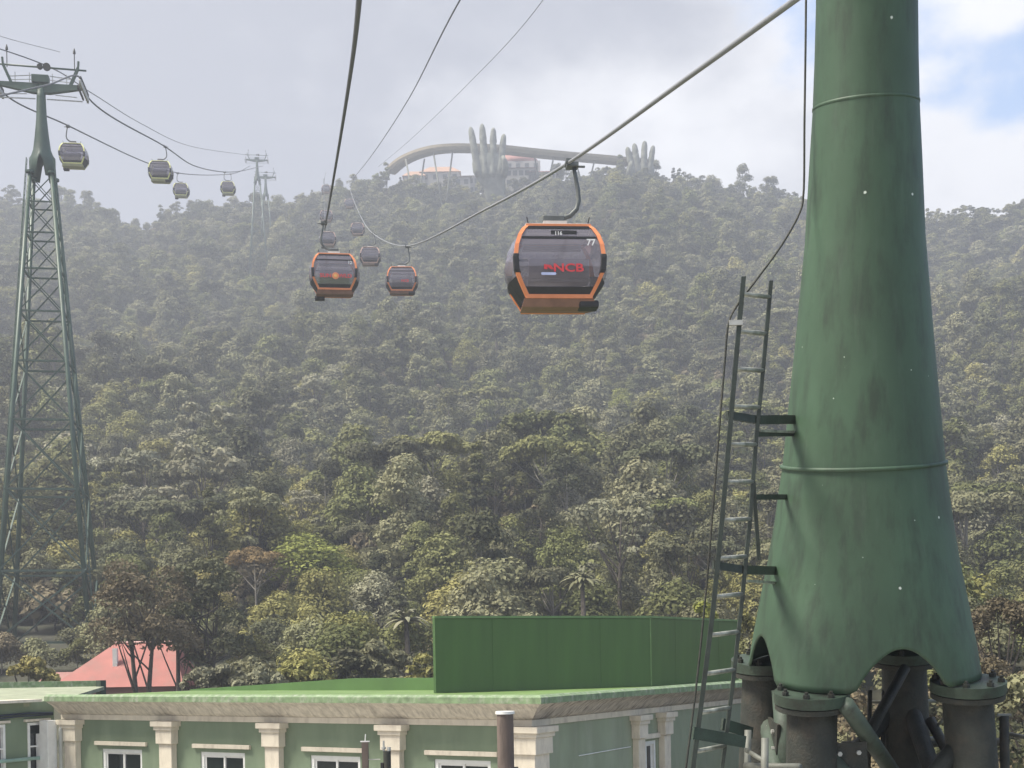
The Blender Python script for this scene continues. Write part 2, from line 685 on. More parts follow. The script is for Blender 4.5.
KINDS = ['dome', 'dome', 'tall', 'dome', 'flat', 'open', 'dome', 'tall', 'shrub', 'pine']
SPEC = [species(k, 100 + i) for i, k in enumerate(KINDS)]
TRUNK = [t.mesh('trunk', M_BARK if i % 2 else M_BARK_P, True) for i, (_, t) in enumerate(SPEC)]


def crown_mesh(i, tone, nleaf, size, seed=0):
    V, Fc = leaf_cloud(500 + i * 13 + seed, SPEC[i][0], nleaf, size)
    return np_mesh('crown', V, Fc, LM[tone])


TONES = {0: ['grey', 'mid', 'dark'], 1: ['mid', 'grey', 'yellow'], 2: ['dark', 'grey', 'mid'], 3: ['grey', 'pale', 'yellow'], 4: ['mid', 'dark', 'grey'],
         5: ['dark', 'grey', 'pale'], 6: ['yellow', 'grey', 'mid'], 7: ['mid', 'grey'], 8: ['mid', 'brown', 'grey'], 9: ['dark', 'mid']}
NEAR = {}
for i, k in enumerate(KINDS):
    for t in TONES[i]:
        n_ = 2200 if k in ('open', 'pine', 'shrub') else 4200
        NEAR[(i, t)] = crown_mesh(i, t, n_, 0.25 if k != 'shrub' else 0.18)

# scatter: staggered, jittered planting over the whole slope the picture can see
g = np.random.default_rng(5)
pts_ = []
step = 3.7
for yy in np.arange(58, YR + 34, step):
    half0, half1 = -0.50, 0.50
    n_ = int((half1 - half0) * yy / step)
    for j in range(n_):
        x = half0 * yy + (j + 0.5 * (int(yy / step) % 2)) * step + g.uniform(-1.9, 1.9)
        y = yy + g.uniform(-1.9, 1.9)
        pts_.append((x, y))
def ray_tree(px, py, hc):
    """where on the slope a tree stands whose crown centre (hc metres up) shows at this pixel"""
    y = 62.0
    while y < YR:
        p = P(px, py, y)
        if p.z - tz(p.x, p.y) <= hc and y > 70:
            break
        y += 0.5
    return p.x, p.y, tz(p.x, p.y)


OPEN_VIEW = [(ray_tree(px_, py_, h_), px_, py_, w_) for px_, py_, h_, w_ in ((312, 549, 5.3, 44), (256, 553, 5.8, 26), (302, 488, 7, 24), (205, 575, 5, 22), (128, 416, 7.7, 24),
                                                                        (622, 392, 6.6, 22), (468, 345, 7.7, 18), (1000, 450, 7, 24), (618, 520, 8.8, 16))]
HOUSE = P(118, 683, 76)          # pink-roofed house
TOWER_L = P(42, 640, 95)
keep = []
for x, y in pts_:
    if (x - HOUSE.x) ** 2 / 36 + (y - HOUSE.y - 1) ** 2 / 49 < 1 and y < 84:
        continue
    if y < HOUSE.y and abs((x / y) - (HOUSE.x / HOUSE.y)) < 0.072 and y > 52:
        continue
    if abs(x - TOWER_L.x) < 4.6 and abs(y - TOWER_L.y) < 5:
        continue
    if y < 72 and -0.17 < x / y < 0.155 and g.random() < 0.3:
        continue
    keep.append((x, y))
trees = []
for x, y in keep:
    z = tz(x, y)
    below_tower = y < 96 and -0.42 < x / y < -0.31
    if below_tower and y < 84:
        continue
    near = y < 78 or below_tower
    if near:
        i = int(g.choice([8, 8, 8, 0, 1]))
        sc = g.uniform(0.75, 1.25) * (0.62 if i < 8 else 1.0)
        if below_tower:
            i, sc = 8, g.uniform(.6, 1.0)
    else:
        i = int(g.choice([0, 1, 2, 3, 4, 5, 6, 7, 9], p=[.17, .16, .12, .14, .09, .09, .10, .09, .04]))
        if y > YR - 25:
            i = int(g.choice([0, 1, 2, 4, 5, 7, 9, 3], p=[.15, .15, .10, .15, .2, .1, .1, .05]))
        sc = float(np.clip(g.lognormal(-0.30, 0.26), 0.42, 1.25))
        if y < 100:
            sc *= 0.78
        if y > YR - 15:
            sc *= g.uniform(.55, 1.05)
    u_, v_ = pix((x, y, z + sc * (8.2 if i not in (2, 7, 9) else 11)))
    if any(y < q[0][1] + 3 and abs(u_ - q[1]) < q[3] and v_ < q[2] + 12 for q in OPEN_VIEW):
        if y > 78 and abs(u_ - 512) < 560:
            i, sc = 8, 0.9
    tone = TONES[i][int(g.integers(len(TONES[i])))]
    if 70 < u_ < 420 and v_ > 400 and i in (3, 6) and g.random() < 0.6:      # the sunny-coloured trees of the lower left
        tone = 'yellow'
    if i == 8 and tone == 'brown' and g.random() < 0.7:
        tone = 'mid'
    # warmer, yellower trees low on the slope, cooler above
    if y > 180 and tone in ('yellow', 'brown', 'pale') and g.random() < 0.55:
        tone = TONES[i][0]
    trees.append((x, y, z, i, tone, sc, float(g.uniform(0, 6.283))))


def shows(t):
    x, y, z, i, tone, sc, a = t
    u, v = pix((x, y, z + sc * (8 if i != 8 else 3)))
    if u < -10 or u > 1034:
        return False
    if 40 < u < 740 and v > 672:
        return False
    if 435 < u < 735 and v > 606:
        return False
    if 800 < u < 930:
        return False
    return True


vis = sorted([t for t in trees if shows(t)], key=lambda t: t[1])
single = vis[:268]
ids = set(id(t) for t in single)
rest = [t for t in trees if id(t) not in ids]
for x, y in keep:                       # undergrowth filling the gaps between the trunks
    if y > 96 and g.random() < 0.9:
        x, y = x + float(g.uniform(1.2, 3.2)), y + float(g.uniform(-2.0, 2.0))
        rest.append((x, y, tz(x, y), 8, TONES[8][int(g.integers(3))], float(g.uniform(0.8, 1.5)), float(g.uniform(0, 6.283))))
KIND_WORD = {'dome': 'round-crowned', 'tall': 'tall narrow', 'flat': 'flat-topped', 'open': 'open-crowned', 'pine': 'slim pointed', 'shrub': 'low bushy'}
TONE_WORD = {'dark': 'dark olive', 'grey': 'grey-green', 'mid': 'mid-green', 'yellow': 'yellow-green', 'brown': 'brownish', 'pale': 'pale green'}


def plant(name, loc, crown, trunk, sc, a, label, cat, group=None):
    r = empty(name, loc, label, cat, group, a)
    r.scale = sc if isinstance(sc, tuple) else (sc, sc, sc)
    link_obj('trunk', trunk, r)
    link_obj('crown', crown, r)
    return r


for x, y, z, i, tone, sc, a in single:
    k = KINDS[i]
    u_, v_ = pix((x, y, z + sc * (7 if i != 8 else 2.5)))
    zone = next(w_ for lim, w_ in ((95, 'behind the lattice tower'), (200, 'above the pink roof'), (330, 'near the lime-green tree'), (440, 'above the banana plant'),
                                   (560, "above the roof box's left"), (700, "above the roof box's right"), (810, 'behind the ladder'), (5000, 'right of the green mast')) if u_ < lim)
    zone = ('low down ' if v_ > 590 else 'on the lower slope ' if v_ > 520 else 'halfway up ') + zone
    if k != 'shrub':
        zone = ('large ' if sc > 0.82 else 'small ' if sc < 0.64 else 'mid-sized ') + '|' + zone
    size_w, zone = zone.split('|') if '|' in zone else ('', zone)
    what = 'shrub' if k == 'shrub' else 'tree'
    plant('shrub' if k == 'shrub' else 'forest_tree', (x, y, z), NEAR[(i, tone)], TRUNK[i], sc, a,
          '%s%s %s %s %s' % (size_w, TONE_WORD[tone], KIND_WORD[k], what, zone), what, '%s%s %s %ss %s' % (size_w, TONE_WORD[tone], KIND_WORD[k], what, zone))

# the farther trees: one wood, instanced on points
protos = bpy.data.collections.new('forest_prototypes')
FARK = []
for i, k in enumerate(KINDS):
    for t in TONES[i]:
        V, Fc = leaf_cloud(900 + i * 7, SPEC[i][0], 1500 if k in ('open', 'pine', 'shrub') else 2600, 0.33 if k != 'shrub' else 0.34)
        me = np_mesh('wood', V, Fc, LM[t], (SPEC[i][1].v, SPEC[i][1].f), M_BARK)
        o = bpy.data.objects.new('wood_%03d' % len(FARK), me)
        protos.objects.link(o)
        FARK.append((i, t))
me = bpy.data.meshes.new('far_forest')
me.from_pydata([t[:3] for t in rest], [], [])
at_i = me.attributes.new('pick', 'INT', 'POINT')
at_i.data.foreach_set('value', [FARK.index((t[3], t[4])) for t in rest])
at_s = me.attributes.new('size', 'FLOAT', 'POINT')
at_s.data.foreach_set('value', [t[5] for t in rest])
at_r = me.attributes.new('turn', 'FLOAT', 'POINT')
at_r.data.foreach_set('value', [t[6] for t in rest])
far = bpy.data.objects.new('far_forest', me)
col.objects.link(far)
tag(far, 'hazy mass of forest covering the upper slope up to the ridge', 'forest', kind='stuff')
ng = bpy.data.node_groups.new('far_forest', 'GeometryNodeTree')
ng.interface.new_socket('Geometry', in_out='INPUT', socket_type='NodeSocketGeometry')
ng.interface.new_socket('Geometry', in_out='OUTPUT', socket_type='NodeSocketGeometry')
N, L = ng.nodes, ng.links
gi, go = N.new('NodeGroupInput'), N.new('NodeGroupOutput')
iop = N.new('GeometryNodeInstanceOnPoints')
ci = N.new('GeometryNodeCollectionInfo')
ci.inputs['Collection'].default_value = protos
ci.inputs['Separate Children'].default_value = True
ci.inputs['Reset Children'].default_value = True


def named(nm, ty):
    q = N.new('GeometryNodeInputNamedAttribute')
    q.data_type = ty
    q.inputs['Name'].default_value = nm
    return q.outputs[0]


cmb = N.new('ShaderNodeCombineXYZ')
L.new(named('turn', 'FLOAT'), cmb.inputs[2])
L.new(gi.outputs[0], iop.inputs['Points'])
L.new(ci.outputs[0], iop.inputs['Instance'])
iop.inputs['Pick Instance'].default_value = True
L.new(named('pick', 'INT'), iop.inputs['Instance Index'])
L.new(cmb.outputs[0], iop.inputs['Rotation'])
L.new(named('size', 'FLOAT'), iop.inputs['Scale'])
L.new(iop.outputs[0], go.inputs[0])
mod = far.modifiers.new('far_forest', 'NODES')
mod.node_group = ng


# trees one can point to ------------------------------------------------
def special(px, py, i, tone, hc, sc, label, nleaf=4600, size=0.23, name='forest_tree', cat='tree', seed=3, dist=None):
    if dist:
        p = P(px, py, dist)
        x, y, z = p.x, p.y, tz(p.x, p.y)
    else:
        x, y, z = ray_tree(px, py, hc * (sc if not isinstance(sc, tuple) else sc[2]))
    return plant(name, (x, y, z), crown_mesh(i, tone, nleaf, size, seed), TRUNK[i], sc, seed * 1.3, label, cat)


special(312, 549, 3, 'lime', 6.2, (1.22, 1.22, 0.85), 'bright lime-green broad-topped tree standing out of the dark lower slope', seed=3)
special(256, 553, 4, 'rust', 8.0, 0.72, 'orange-brown flat-topped tree left of the bright lime-green tree', seed=4)
special(302, 488, 6, 'yellow', 7.0, 1.0, 'yellow-green tree with a rounded crown above the lime-green one', seed=5)
special(128, 416, 3, 'yellow', 7.0, 1.1, 'yellowish round tree to the right of the lattice tower halfway up', seed=6)
special(205, 575, 3, 'gold', 7.0, 0.7, 'small golden tree below the orange-brown tree', seed=7)
special(622, 392, 6, 'lime', 7.0, 0.95, 'bright yellow-green tree below the nearest orange cabin on the slope', seed=8)
special(468, 345, 6, 'yellow', 7.0, 1.1, 'yellow-green round tree on the slope below the small orange cabins', seed=9)
special(290, 445, 6, 'pale', 7.0, 1.1, 'pale green round tree high above the lime-green tree', seed=10)
special(1000, 450, 6, 'yellow', 7.0, 1.0, 'yellow-green tree on the slope right of the big green tower', seed=11)
special(618, 520, 5, 'pale', 8.0, 1.1, 'tall pale-trunked tree with a thin open crown right of centre', nleaf=1500, seed=12)
special(660, 290, 6, 'yellow', 7.0, 1.15, 'light green round tree on the slope right of the nearest orange cabin', seed=13)

# ------------------------------------------------------------------ pale shrubs, palms and the trees by the pink house
def near_tree(px, dist, h, rx, z0, tone, label, nleaf, size, seed, fork=True, crown_lo=0.4):
    p = P(px, 660, dist)
    g_ = random.Random(seed)
    z = tz(p.x, p.y)
    top = h
    cl = []
    for i in range(34):
        a = g_.uniform(0, 6.283)
        q = g_.random() ** 0.5
        zz = top * (crown_lo + (1 - crown_lo) * g_.random() ** 0.8)
        q *= 1.0 - 0.55 * ((zz / top - crown_lo) / (1 - crown_lo)) ** 2
        cr = g_.uniform(0.10, 0.17) * rx * 2
        cl.append((math.cos(a) * q * rx, math.sin(a) * q * rx, zz, cr, cr * 0.75))
    tr = MB()
    stems = [(-0.35, 0.0), (0.4, 0.15)] if fork else [(0.0, 0.0)]
    for sx, sy in stems:
        pts = [Vector((sx * 0.4, sy, -0.5)), Vector((sx * 0.5, sy, 0.4)), Vector((sx * 1.0, sy, top * 0.33)), Vector((sx * 1.6, sy, top * 0.62)), Vector((sx * 1.8, sy, top * 0.9))]
        tr.tube(pts, [0.19, 0.16, 0.12, 0.08, 0.02], 8)
        for k in range(11):
            f_ = g_.uniform(0.16, 0.75)
            st = Vector((sx * (0.5 + 1.2 * f_), sy, top * f_))
            q_ = g_.choice(cl)
            en = Vector(q_[:3])
            if en.z < st.z + 0.3:
                en.z = st.z + g_.uniform(0.3, 1.2)
            mid = st.lerp(en, 0.5) + Vector((0, 0, -0.12))
            tr.tube([st, mid, en], [0.055, 0.04, 0.012], 5, False)
    V, Fc = leaf_cloud(seed, cl, nleaf, size, rnd=0.9)
    r = empty('dark_tree', (p.x, p.y, z), label, 'tree')
    tr.build('trunk', M_BARK, r, True)
    o = link_obj('crown', np_mesh('crown', V, Fc, LM[tone]), r)
    return r


near_tree(141, 68, 8.4, 2.7, 0, 'brown', 'grey-brown twin-stemmed tree standing in front of the pink roof', 5200, 0.17, 41, True, 0.5)
near_tree(178, 72, 7.6, 1.6, 0, 'brown', 'slim brownish tree at the right end of the pink roof', 2600, 0.17, 42, False, 0.45)
near_tree(205, 72, 8.4, 2.6, 0, 'dark', 'dark dense tree between the pink roof and the pale hedge', 5200, 0.19, 43, True, 0.35)


def bush(px, py, dist, rx, h, tone, label, nleaf, size, seed, cat='shrub', name='shrub'):
    """a shrub whose top shows at this pixel"""
    p = P(px, py, dist)
    g_ = random.Random(seed)
    z = tz(p.x, p.y)
    top = p.z - z
    cl = []
    for i in range(20):
        a = g_.uniform(0, 6.283)
        q = g_.random() ** 0.55
        cr = g_.uniform(0.16, 0.28) * min(rx, h) * 1.2
        cl.append((math.cos(a) * q * rx, math.sin(a) * q * rx * 0.6, top - cr * 0.7 - (h * 0.75) * q ** 1.6 * g_.uniform(.5, 1), cr, cr * 0.85))
    V, Fc = leaf_cloud(seed, cl, nleaf, size, rnd=0.8)
    tr = MB()
    for k in range(7):
        q_ = g_.choice(cl)
        tr.tube([(g_.uniform(-.25, .25), g_.uniform(-.2, .2), -0.4), (q_[0] * 0.4, q_[1] * 0.4, top * 0.45), q_[:3]], [0.06, 0.045, 0.012], 5, False)
    r = empty(name, (p.x, p.y, z), label, cat)
    tr.build('stem', M_BARK, r, True)
    link_obj('foliage', np_mesh('foliage', V, Fc, LM[tone]), r)
    return r


bush(30, 657, 64, 1.1, 1.6, 'gold', 'yellow-flowering bush between the lattice tower legs', 1500, 0.2, 60)
bush(200, 668, 58, 0.8, 1.3, 'pale', 'pale leafy bush just right of the pink roof', 1300, 0.2, 62)
bush(222, 664, 58, 1.1, 1.4, 'pale', 'pale leafy bush in the middle of the hedge behind the roof', 1600, 0.2, 63)
bush(258, 667, 57, 1.1, 1.3, 'pale', 'pale leafy bush at the right end of the hedge', 1500, 0.2, 64)
bush(300, 660, 60, 1.3, 1.6, 'yellow', 'yellow-green bush behind the rising roof edge', 1500, 0.22, 65)
bush(345, 648, 62, 1.5, 2.2, 'dark', 'dark round bush behind the roof left of the banana plant', 2000, 0.24, 66)
bush(425, 655, 61, 1.0, 1.8, 'yellow', 'yellow-green bush at the left edge of the dark green roof box', 1200, 0.22, 67)
bush(255, 655, 64, 1.6, 2.4, 'grey', 'grey-green bush behind the pale hedge', 1800, 0.24, 68)
bush(380, 640, 66, 1.6, 2.6, 'grey', 'grey-green bush behind the roof below the banana plant', 2000, 0.24, 69)
bush(702, 602, 52, 0.65, 1.3, 'lime', 'bright yellow bush peeping over the dark green roof box', 700, 0.16, 70)
bush(745, 612, 50, 0.8, 1.9, 'yellow', 'yellowish bush between the ladder and the green tower', 900, 0.18, 71)
bush(1000, 598, 44, 1.5, 2.0, 'brown', 'dry brown bush right of the flared tower foot', 4500, 0.10, 72)
bush(985, 655, 38, 1.2, 1.6, 'brown', 'low dry brown bush behind the right tower leg', 3500, 0.09, 73)
bush(1030, 670, 36, 1.4, 1.8, 'grey', 'grey-green bush at the bottom right edge', 1500, 0.16, 74)
bush(920, 690, 37, 1.6, 2.2, 'dark', 'dark bush seen between the tower legs', 1600, 0.16, 75)
bush(850, 690, 36, 1.3, 2.0, 'brown', 'brown bush seen under the arch of the tower foot', 1500, 0.15, 76)
bush(790, 700, 37, 1.0, 1.8, 'grey', 'grey bush behind the left tower legs', 1200, 0.15, 77)
bush(975, 715, 33, 1.5, 2.4, 'dark', 'dark low bush below the right tower flange', 1500, 0.15, 78)


k_ = 0
for yy in np.arange(27, 58, 2.3):
    for xx in np.arange(0.17 * yy, 0.47 * yy, 2.1):
        x, y = xx + random.uniform(-.8, .8), yy + random.uniform(-.8, .8)
        if x < 7.0:
            continue
        t_ = ['brown', 'grey', 'mid', 'brown'][k_ % 4]
        plant('shrub', (x, y, tz(x, y)), NEAR[(8, t_)], TRUNK[8], random.uniform(.55, .9), random.uniform(0, 6.28),
              '%s low shrub on the bank behind the big tower legs' % TONE_WORD[t_], 'shrub', '%s shrubs on the bank behind the tower legs' % TONE_WORD[t_])
        k_ += 1


def palm(px, py, dist, n, ln, w, label, tone, seed):
    """a plant of long arching leaves whose crown heart shows at this pixel"""
    p = P(px, py, dist)
    z = tz(p.x, p.y)
    h = p.z - z
    g_ = random.Random(seed)
    r = empty('palm', (p.x, p.y, z), label, 'palm')
    MB().tube([(0, 0, -.4), (0.1, 0, h * .5), (0, 0, h)], [0.22, 0.17, 0.12], 8).build('trunk', M_BARK, r, True)
    for k in range(n):
        a = g_.uniform(0, 6.283)
        el = g_.uniform(0.25, 1.25)
        L_ = ln * g_.uniform(.75, 1.1)
        m = MB()
        vs_, fs_ = [], []
        for j in range(7):
            t = j / 6
            d = L_ * t
            x = d * math.cos(el) * (1 - .15 * t)
            zz = d * math.sin(el) - 0.62 * L_ * t * t
            ww = w * math.sin(math.pi * min(1, t * .93 + .06)) ** .7
            vs_ += [(x, -ww, zz - ww * .35), (x, 0, zz), (x, ww, zz - ww * .35)]
            if j:
                b_ = (j - 1) * 3
                fs_ += [(b_, b_ + 1, b_ + 4, b_ + 3), (b_ + 1, b_ + 2, b_ + 5, b_ + 4)]
        m.add(vs_, fs_)
        o = m.build('leaf', LM[tone], r, True)
        o.location = (0, 0, h - .05)
        o.rotation_euler = (0, 0, a)
    return r


palm(406, 620, 72, 40, 1.8, 0.15, 'banana-like plant with long pale leaves behind the roof', 'pale', 80)
palm(582, 582, 78, 54, 2.0, 0.13, 'palm with arching grey-green fronds above the dark green roof box', 'grey', 81)

# ------------------------------------------------------------------ the green building
TH = R(31)
M_WALL = mat('green_render', (0.162, 0.210, 0.138), 0.85, 0, 0.14, 1.2, 0.15, 60, (1, 1, 0.5), stain=(0.24, 0.29, 0.20), stain_amt=0.4,
             stain_scale=1.6, stain_stretch=(1, 1, 0.25))
M_CREAM = mat('cream_paint', (0.62, 0.56, 0.46), 0.75, 0, 0.08, 3, 0.1, 60, stain=(0.36, 0.31, 0.25), stain_amt=0.5, stain_scale=5, stain_stretch=(1, 1, .3))
M_COVE = mat('weathered_cornice', (0.56, 0.51, 0.43), 0.85, 0, 0.18, 3, 0.2, 40, (2.5, 2.5, 0.5), stain=(0.13, 0.11, 0.095), stain_amt=0.5,
             stain_scale=3.2, stain_stretch=(4.0, 1.0, 0.3))
M_COVE_R = mat('streaked_cornice', (0.46, 0.41, 0.36), 0.85, 0, 0.25, 3, 0.2, 40, (2.5, 2.5, 0.5), stain=(0.09, 0.075, 0.065), stain_amt=0.95,
               stain_scale=3.0, stain_stretch=(1.0, 4.0, 0.3))
M_EDGE = mat('mossy_green_edge', (0.16, 0.23, 0.12), 0.7, 0, 0.3, 6, 0.2, 40, stain=(0.34, 0.36, 0.29), stain_amt=0.75, stain_scale=7, stain_stretch=(1, 1, 0.6))
M_ROOF = mat('green_roof_coating', (0.13, 0.21, 0.065), 0.6, 0, 0.18, 1.0, stain=(0.19, 0.27, 0.09), stain_amt=0.4, stain_scale=1.5)
M_ROOFG = mat('grey_green_roof', (0.28, 0.30, 0.21), 0.8, 0, 0.2, 1.5, stain=(0.16, 0.20, 0.12), stain_amt=0.6, stain_scale=2.5)
M_BOX = mat('dark_green_sheet', (0.056, 0.116, 0.022), 0.5, 0, 0.12, 0.9, 0, 30, (3, 3, .4), objrand=0.07)
M_GLASS = glass_mat('window_glass', (0.10, 0.12, 0.12), (0.02, 0.025, 0.025), 0.75, 0.05)
M_DARK = mat('dark_interior', (0.02, 0.02, 0.02), 0.9)

C0 = Vector((0.40, 29.0, 0.0))
bld = empty('green_building', C0, 'green rendered building with cream pilasters and a flat green roof in front', 'building', None, -TH)
ZR = E - 0.93          # top of roof
ZW = E - 1.60          # top of wall under the cornice band
LX, LY = 15.3, 17.0    # length of front and side
BAY = 3.72
WTOP = E - 2.40
WB = WTOP - 1.35
wins = [(-(k + 0.5) * BAY, 1.55) for k in range(4)]


def wall(name, axis, length, openings, thick, parent, m, z0=0.0, z1=ZW):
    """wall along local -x (front) or +y (side) with window openings cut through"""
    mb = MB()
    edges = [0.0]
    for cen, w, a, b in sorted(openings):
        edges += [cen - w / 2, cen + w / 2]
    edges.append(length)
    def seg(t0, t1, a, b):
        if axis == 'x':
            mb.box(-t1, -t0, 0, thick, a, b)
        else:
            mb.box(-thick, 0, t0, t1, a, b)
    for k in range(len(edges) - 1):
        if k % 2 == 0:
            seg(edges[k], edges[k + 1], z0, z1)
        else:
            o_ = sorted(openings)[k // 2]
            seg(edges[k], edges[k + 1], z0, o_[2])
            seg(edges[k], edges[k + 1], o_[3], z1)
    return mb.build(name, m, parent)


wall('front_wall', 'x', LX, [(-cx, w, WB, WTOP) for cx, w in wins], 0.25, bld, M_WALL)
sw_c, sw_w = 6.12, 1.0
o = wall('side_wall', 'y', LY, [(sw_c, sw_w, E - 4.0, E - 2.33)], 0.25, bld, mat('lit_side_green_render', (0.245, 0.285, 0.195), 0.85, 0, 0.14, 1.2, 0.15, 60, (1, 1, 0.5), stain=(0.32, 0.34, 0.26), stain_amt=0.5, stain_scale=1.6, stain_stretch=(1, 1, 0.25)))  # paler base puts light on this side into the colour; stains are weathering
o['label'] = 'green side wall, coloured paler for the light on it'
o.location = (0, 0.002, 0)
MB().box(-LX, -0.26, 0.9, LY, 0.0, ZW - 0.05).build('inner_core', M_DARK, bld)


def window_unit(parent, cx, w, z0, z1, side=False):
    m = MB()
    fw = 0.09
    x0, x1 = cx - w / 2, cx + w / 2
    m.box(x0, x1, 0.03, 0.15, z1 - fw, z1)
    m.box(x0, x1, 0.03, 0.15, z0, z0 + fw)
    m.box(x0, x0 + fw, 0.03, 0.15, z0 + fw, z1 - fw)
    m.box(x1 - fw, x1, 0.03, 0.15, z0 + fw, z1 - fw)
    f = m.build('window', M_WHITE, parent)
    for k in (0, 1):
        a, b = (x0 + fw, cx + 0.03) if k == 0 else (cx - 0.03, x1 - fw)
        y = 0.07 + 0.035 * k
        q = MB()
        t = 0.055
        q.box(a, b, y, y + 0.03, z1 - fw - t, z1 - fw - 0.002)
        q.box(a, b, y, y + 0.03, z0 + fw + 0.002, z0 + fw + t)
        q.box(a + .002, a + t, y, y + 0.03, z0 + fw + t, z1 - fw - t)
        q.box(b - t, b - .002, y, y + 0.03, z0 + fw + t, z1 - fw - t)
        sash = q.build('sash', M_WHITE, f)
        MB().box(a + t, b - t, y + 0.012, y + 0.018, z0 + fw + t, z1 - fw - t).build('pane', M_GLASS, f)
    return f


for cx, w in wins:
    window_unit(bld, cx, w, WB, WTOP)
    bevel(MB().box(cx - 1.0, cx + 1.0, -0.09, -0.002, WTOP + 0.10, WTOP + 0.21).build('lintel', M_CREAM, bld), 0.01)
wu = window_unit(bld, 0, sw_w, E - 4.0, E - 2.33)
wu.rotation_euler = (0, 0, R(90))
wu.location = (0.0, sw_c, 0)
MB().box(0.004, 0.09, sw_c - .62, sw_c + .62, E - 2.26, E - 2.14).build('lintel', M_CREAM, bld)


def pilaster(parent, cx, side=False, w=0.46, dp=0.2):
    m = MB()
    m.box(cx - w / 2, cx + w / 2, -dp, -0.003, 0.0, ZW - 0.62)
    m.box(cx - w / 2 - .06, cx + w / 2 + .06, -dp - .06, -0.003, ZW - 0.60, ZW - 0.24)
    m.box(cx - w / 2 - .02, cx + w / 2 + .02, -dp - .02, -0.003, ZW - 0.62, ZW - 0.60)
    m.box(cx - w / 2 - .10, cx + w / 2 + .10, -dp - .10, -0.003, ZW - 0.24, ZW - 0.14)
    m.box(cx - w / 2 - .17, cx + w / 2 + .17, -dp - .15, -0.003, ZW - 0.14, ZW - 0.003)
    o = bevel(m.build('pilaster', M_CREAM, parent), 0.012)
    if side:
        o.rotation_euler = (0, 0, R(90))
    return o


for k in range(1, 5):
    pilaster(bld, -k * BAY)
# corner pier: wraps both faces
m = MB()
for dx, za, zb in ((0.0, 0.0, ZW - .62), (0.06, ZW - .62, ZW - .24), (0.10, ZW - .24, ZW - .14), (0.16, ZW - .14, ZW - .003)):
    m.box(-0.46 - dx, 0.2 + dx, -0.2 - dx, 0.46 + dx, za, zb)
bevel(m.build('corner_pier', M_CREAM, bld), 0.012)
for yy in (5.36, 6.96, 14.2):
    pilaster(bld, yy, True, 0.40, 0.18)

# cornice: band, cove and green edge, mitred round the corner
OV = 0.62


def run(prof, m, name, x_end=-LX - 0.1, y_end=LY, parent=bld):
    """a profile of (out, z) swept along the front and round the corner along the side"""
    mb = MB()
    rings = [[(x_end, -o_, z_) for o_, z_ in prof], [(o_, -o_, z_) for o_, z_ in prof], [(o_, y_end, z_) for o_, z_ in prof]]
    mb.loft(rings)
    return mb.build(name, m, parent)


run([(-0.2, ZW), (0.05, ZW), (0.05, ZW + 0.14), (-0.2, ZW + 0.14)], M_CREAM, 'cornice_band')
prof = [(-0.2, ZW + 0.142), (0.035, ZW + 0.142), (0.14, ZW + 0.20), (0.36, ZW + 0.40), (OV - 0.05, ZR - 0.145), (-0.2, ZR - 0.145)]
mb = MB()
mb.loft([[(-LX - .1, -o_, z_) for o_, z_ in prof], [(o_, -o_, z_) for o_, z_ in prof]])
mb.build('cornice_cove', M_COVE, bld)
mb = MB()
mb.loft([[(o_ - 0.002, -o_ + .001, z_) for o_, z_ in prof], [(o_, LY, z_) for o_, z_ in prof]])
mb.build('cornice_cove', M_COVE_R, bld)['label'] = 'darkly streaked cornice of the side wall'
run([(-0.3, ZR - .142), (OV, ZR - .142), (OV, ZR - 0.005), (OV - .10, ZR + .05), (OV - 0.2, ZR + .05), (OV - 0.2, ZR - .02), (-0.3, ZR - .02)], M_EDGE, 'roof_edge')
MB().box(-LX - 0.1, 0.40, -0.40, LY, ZR - 0.06, ZR - 0.018).build('roof', M_ROOF, bld)
# upstand at the back of the roof, rising to the right
BY = 5.0
M_UP = mat('roof_upstand_green', (0.085, 0.165, 0.050), 0.6, 0, 0.15, 1.0)
up_l = []
for x in (-LX - .1, -13.0, -11.0, -9.0, -7.5, -6.0, -4.42):
    w_ = bld.matrix_basis @ Vector((x, BY, 0))
    u_ = pix((w_.x, w_.y, ZR))[0]
    v_ = float(np.interp(u_, [54, 256, 356, 435], [698, 685, 678, 678]))
    up_l.append((x, max(P(u_, v_, w_.y).z, ZR + .02)))
n_ = len(up_l)
vs_ = []
for y in (BY, BY + .22):
    for x, z in up_l:
        vs_ += [(x, y, ZR - 0.03), (x, y, z)]
fs_ = []
for k in range(n_ - 1):
    a = 2 * k
    b = 2 * n_ + 2 * k
    fs_ += [(a, a + 2, a + 3, a + 1), (b, b + 1, b + 3, b + 2), (a + 1, a + 3, b + 3, b + 1)]
fs_ += [(0, 1, 2 * n_ + 1, 2 * n_)]
MB().add(vs_, fs_).build('roof_upstand', M_UP, bld)

# roof box of dark green sheets
A_ = P(435, 695, 33.3)
B_ = P(651, 688, 36.6)
Cc = P(738, 683, 43.0)
zb, zt = ZR - 0.01, E + 1.02
tank = empty('roof_box', (A_.x, A_.y, zb), 'dark green sheet-metal box on the flat roof', 'roof box')
hb = zt - zb


def sheet_run(p, q, n):
    p, q = Vector((p.x, p.y, 0)), Vector((q.x, q.y, 0))
    d = (q - p)
    ln = d.length / n
    d.normalize()
    nrm = Vector((d.y, -d.x, 0))
    for k in range(n):
        a = p + d * (ln * k + 0.002)
        m = MB()
        off = 0.004 * (k % 2)
        o = m.box(0, ln - 0.004, -0.02 - off, 0.02, 0, hb - 0.06).build('panel', M_BOX, tank)
        o.location = (a.x - A_.x, a.y - A_.y, 0)
        o.rotation_euler = (0, 0, math.atan2(d.y, d.x))
    return d


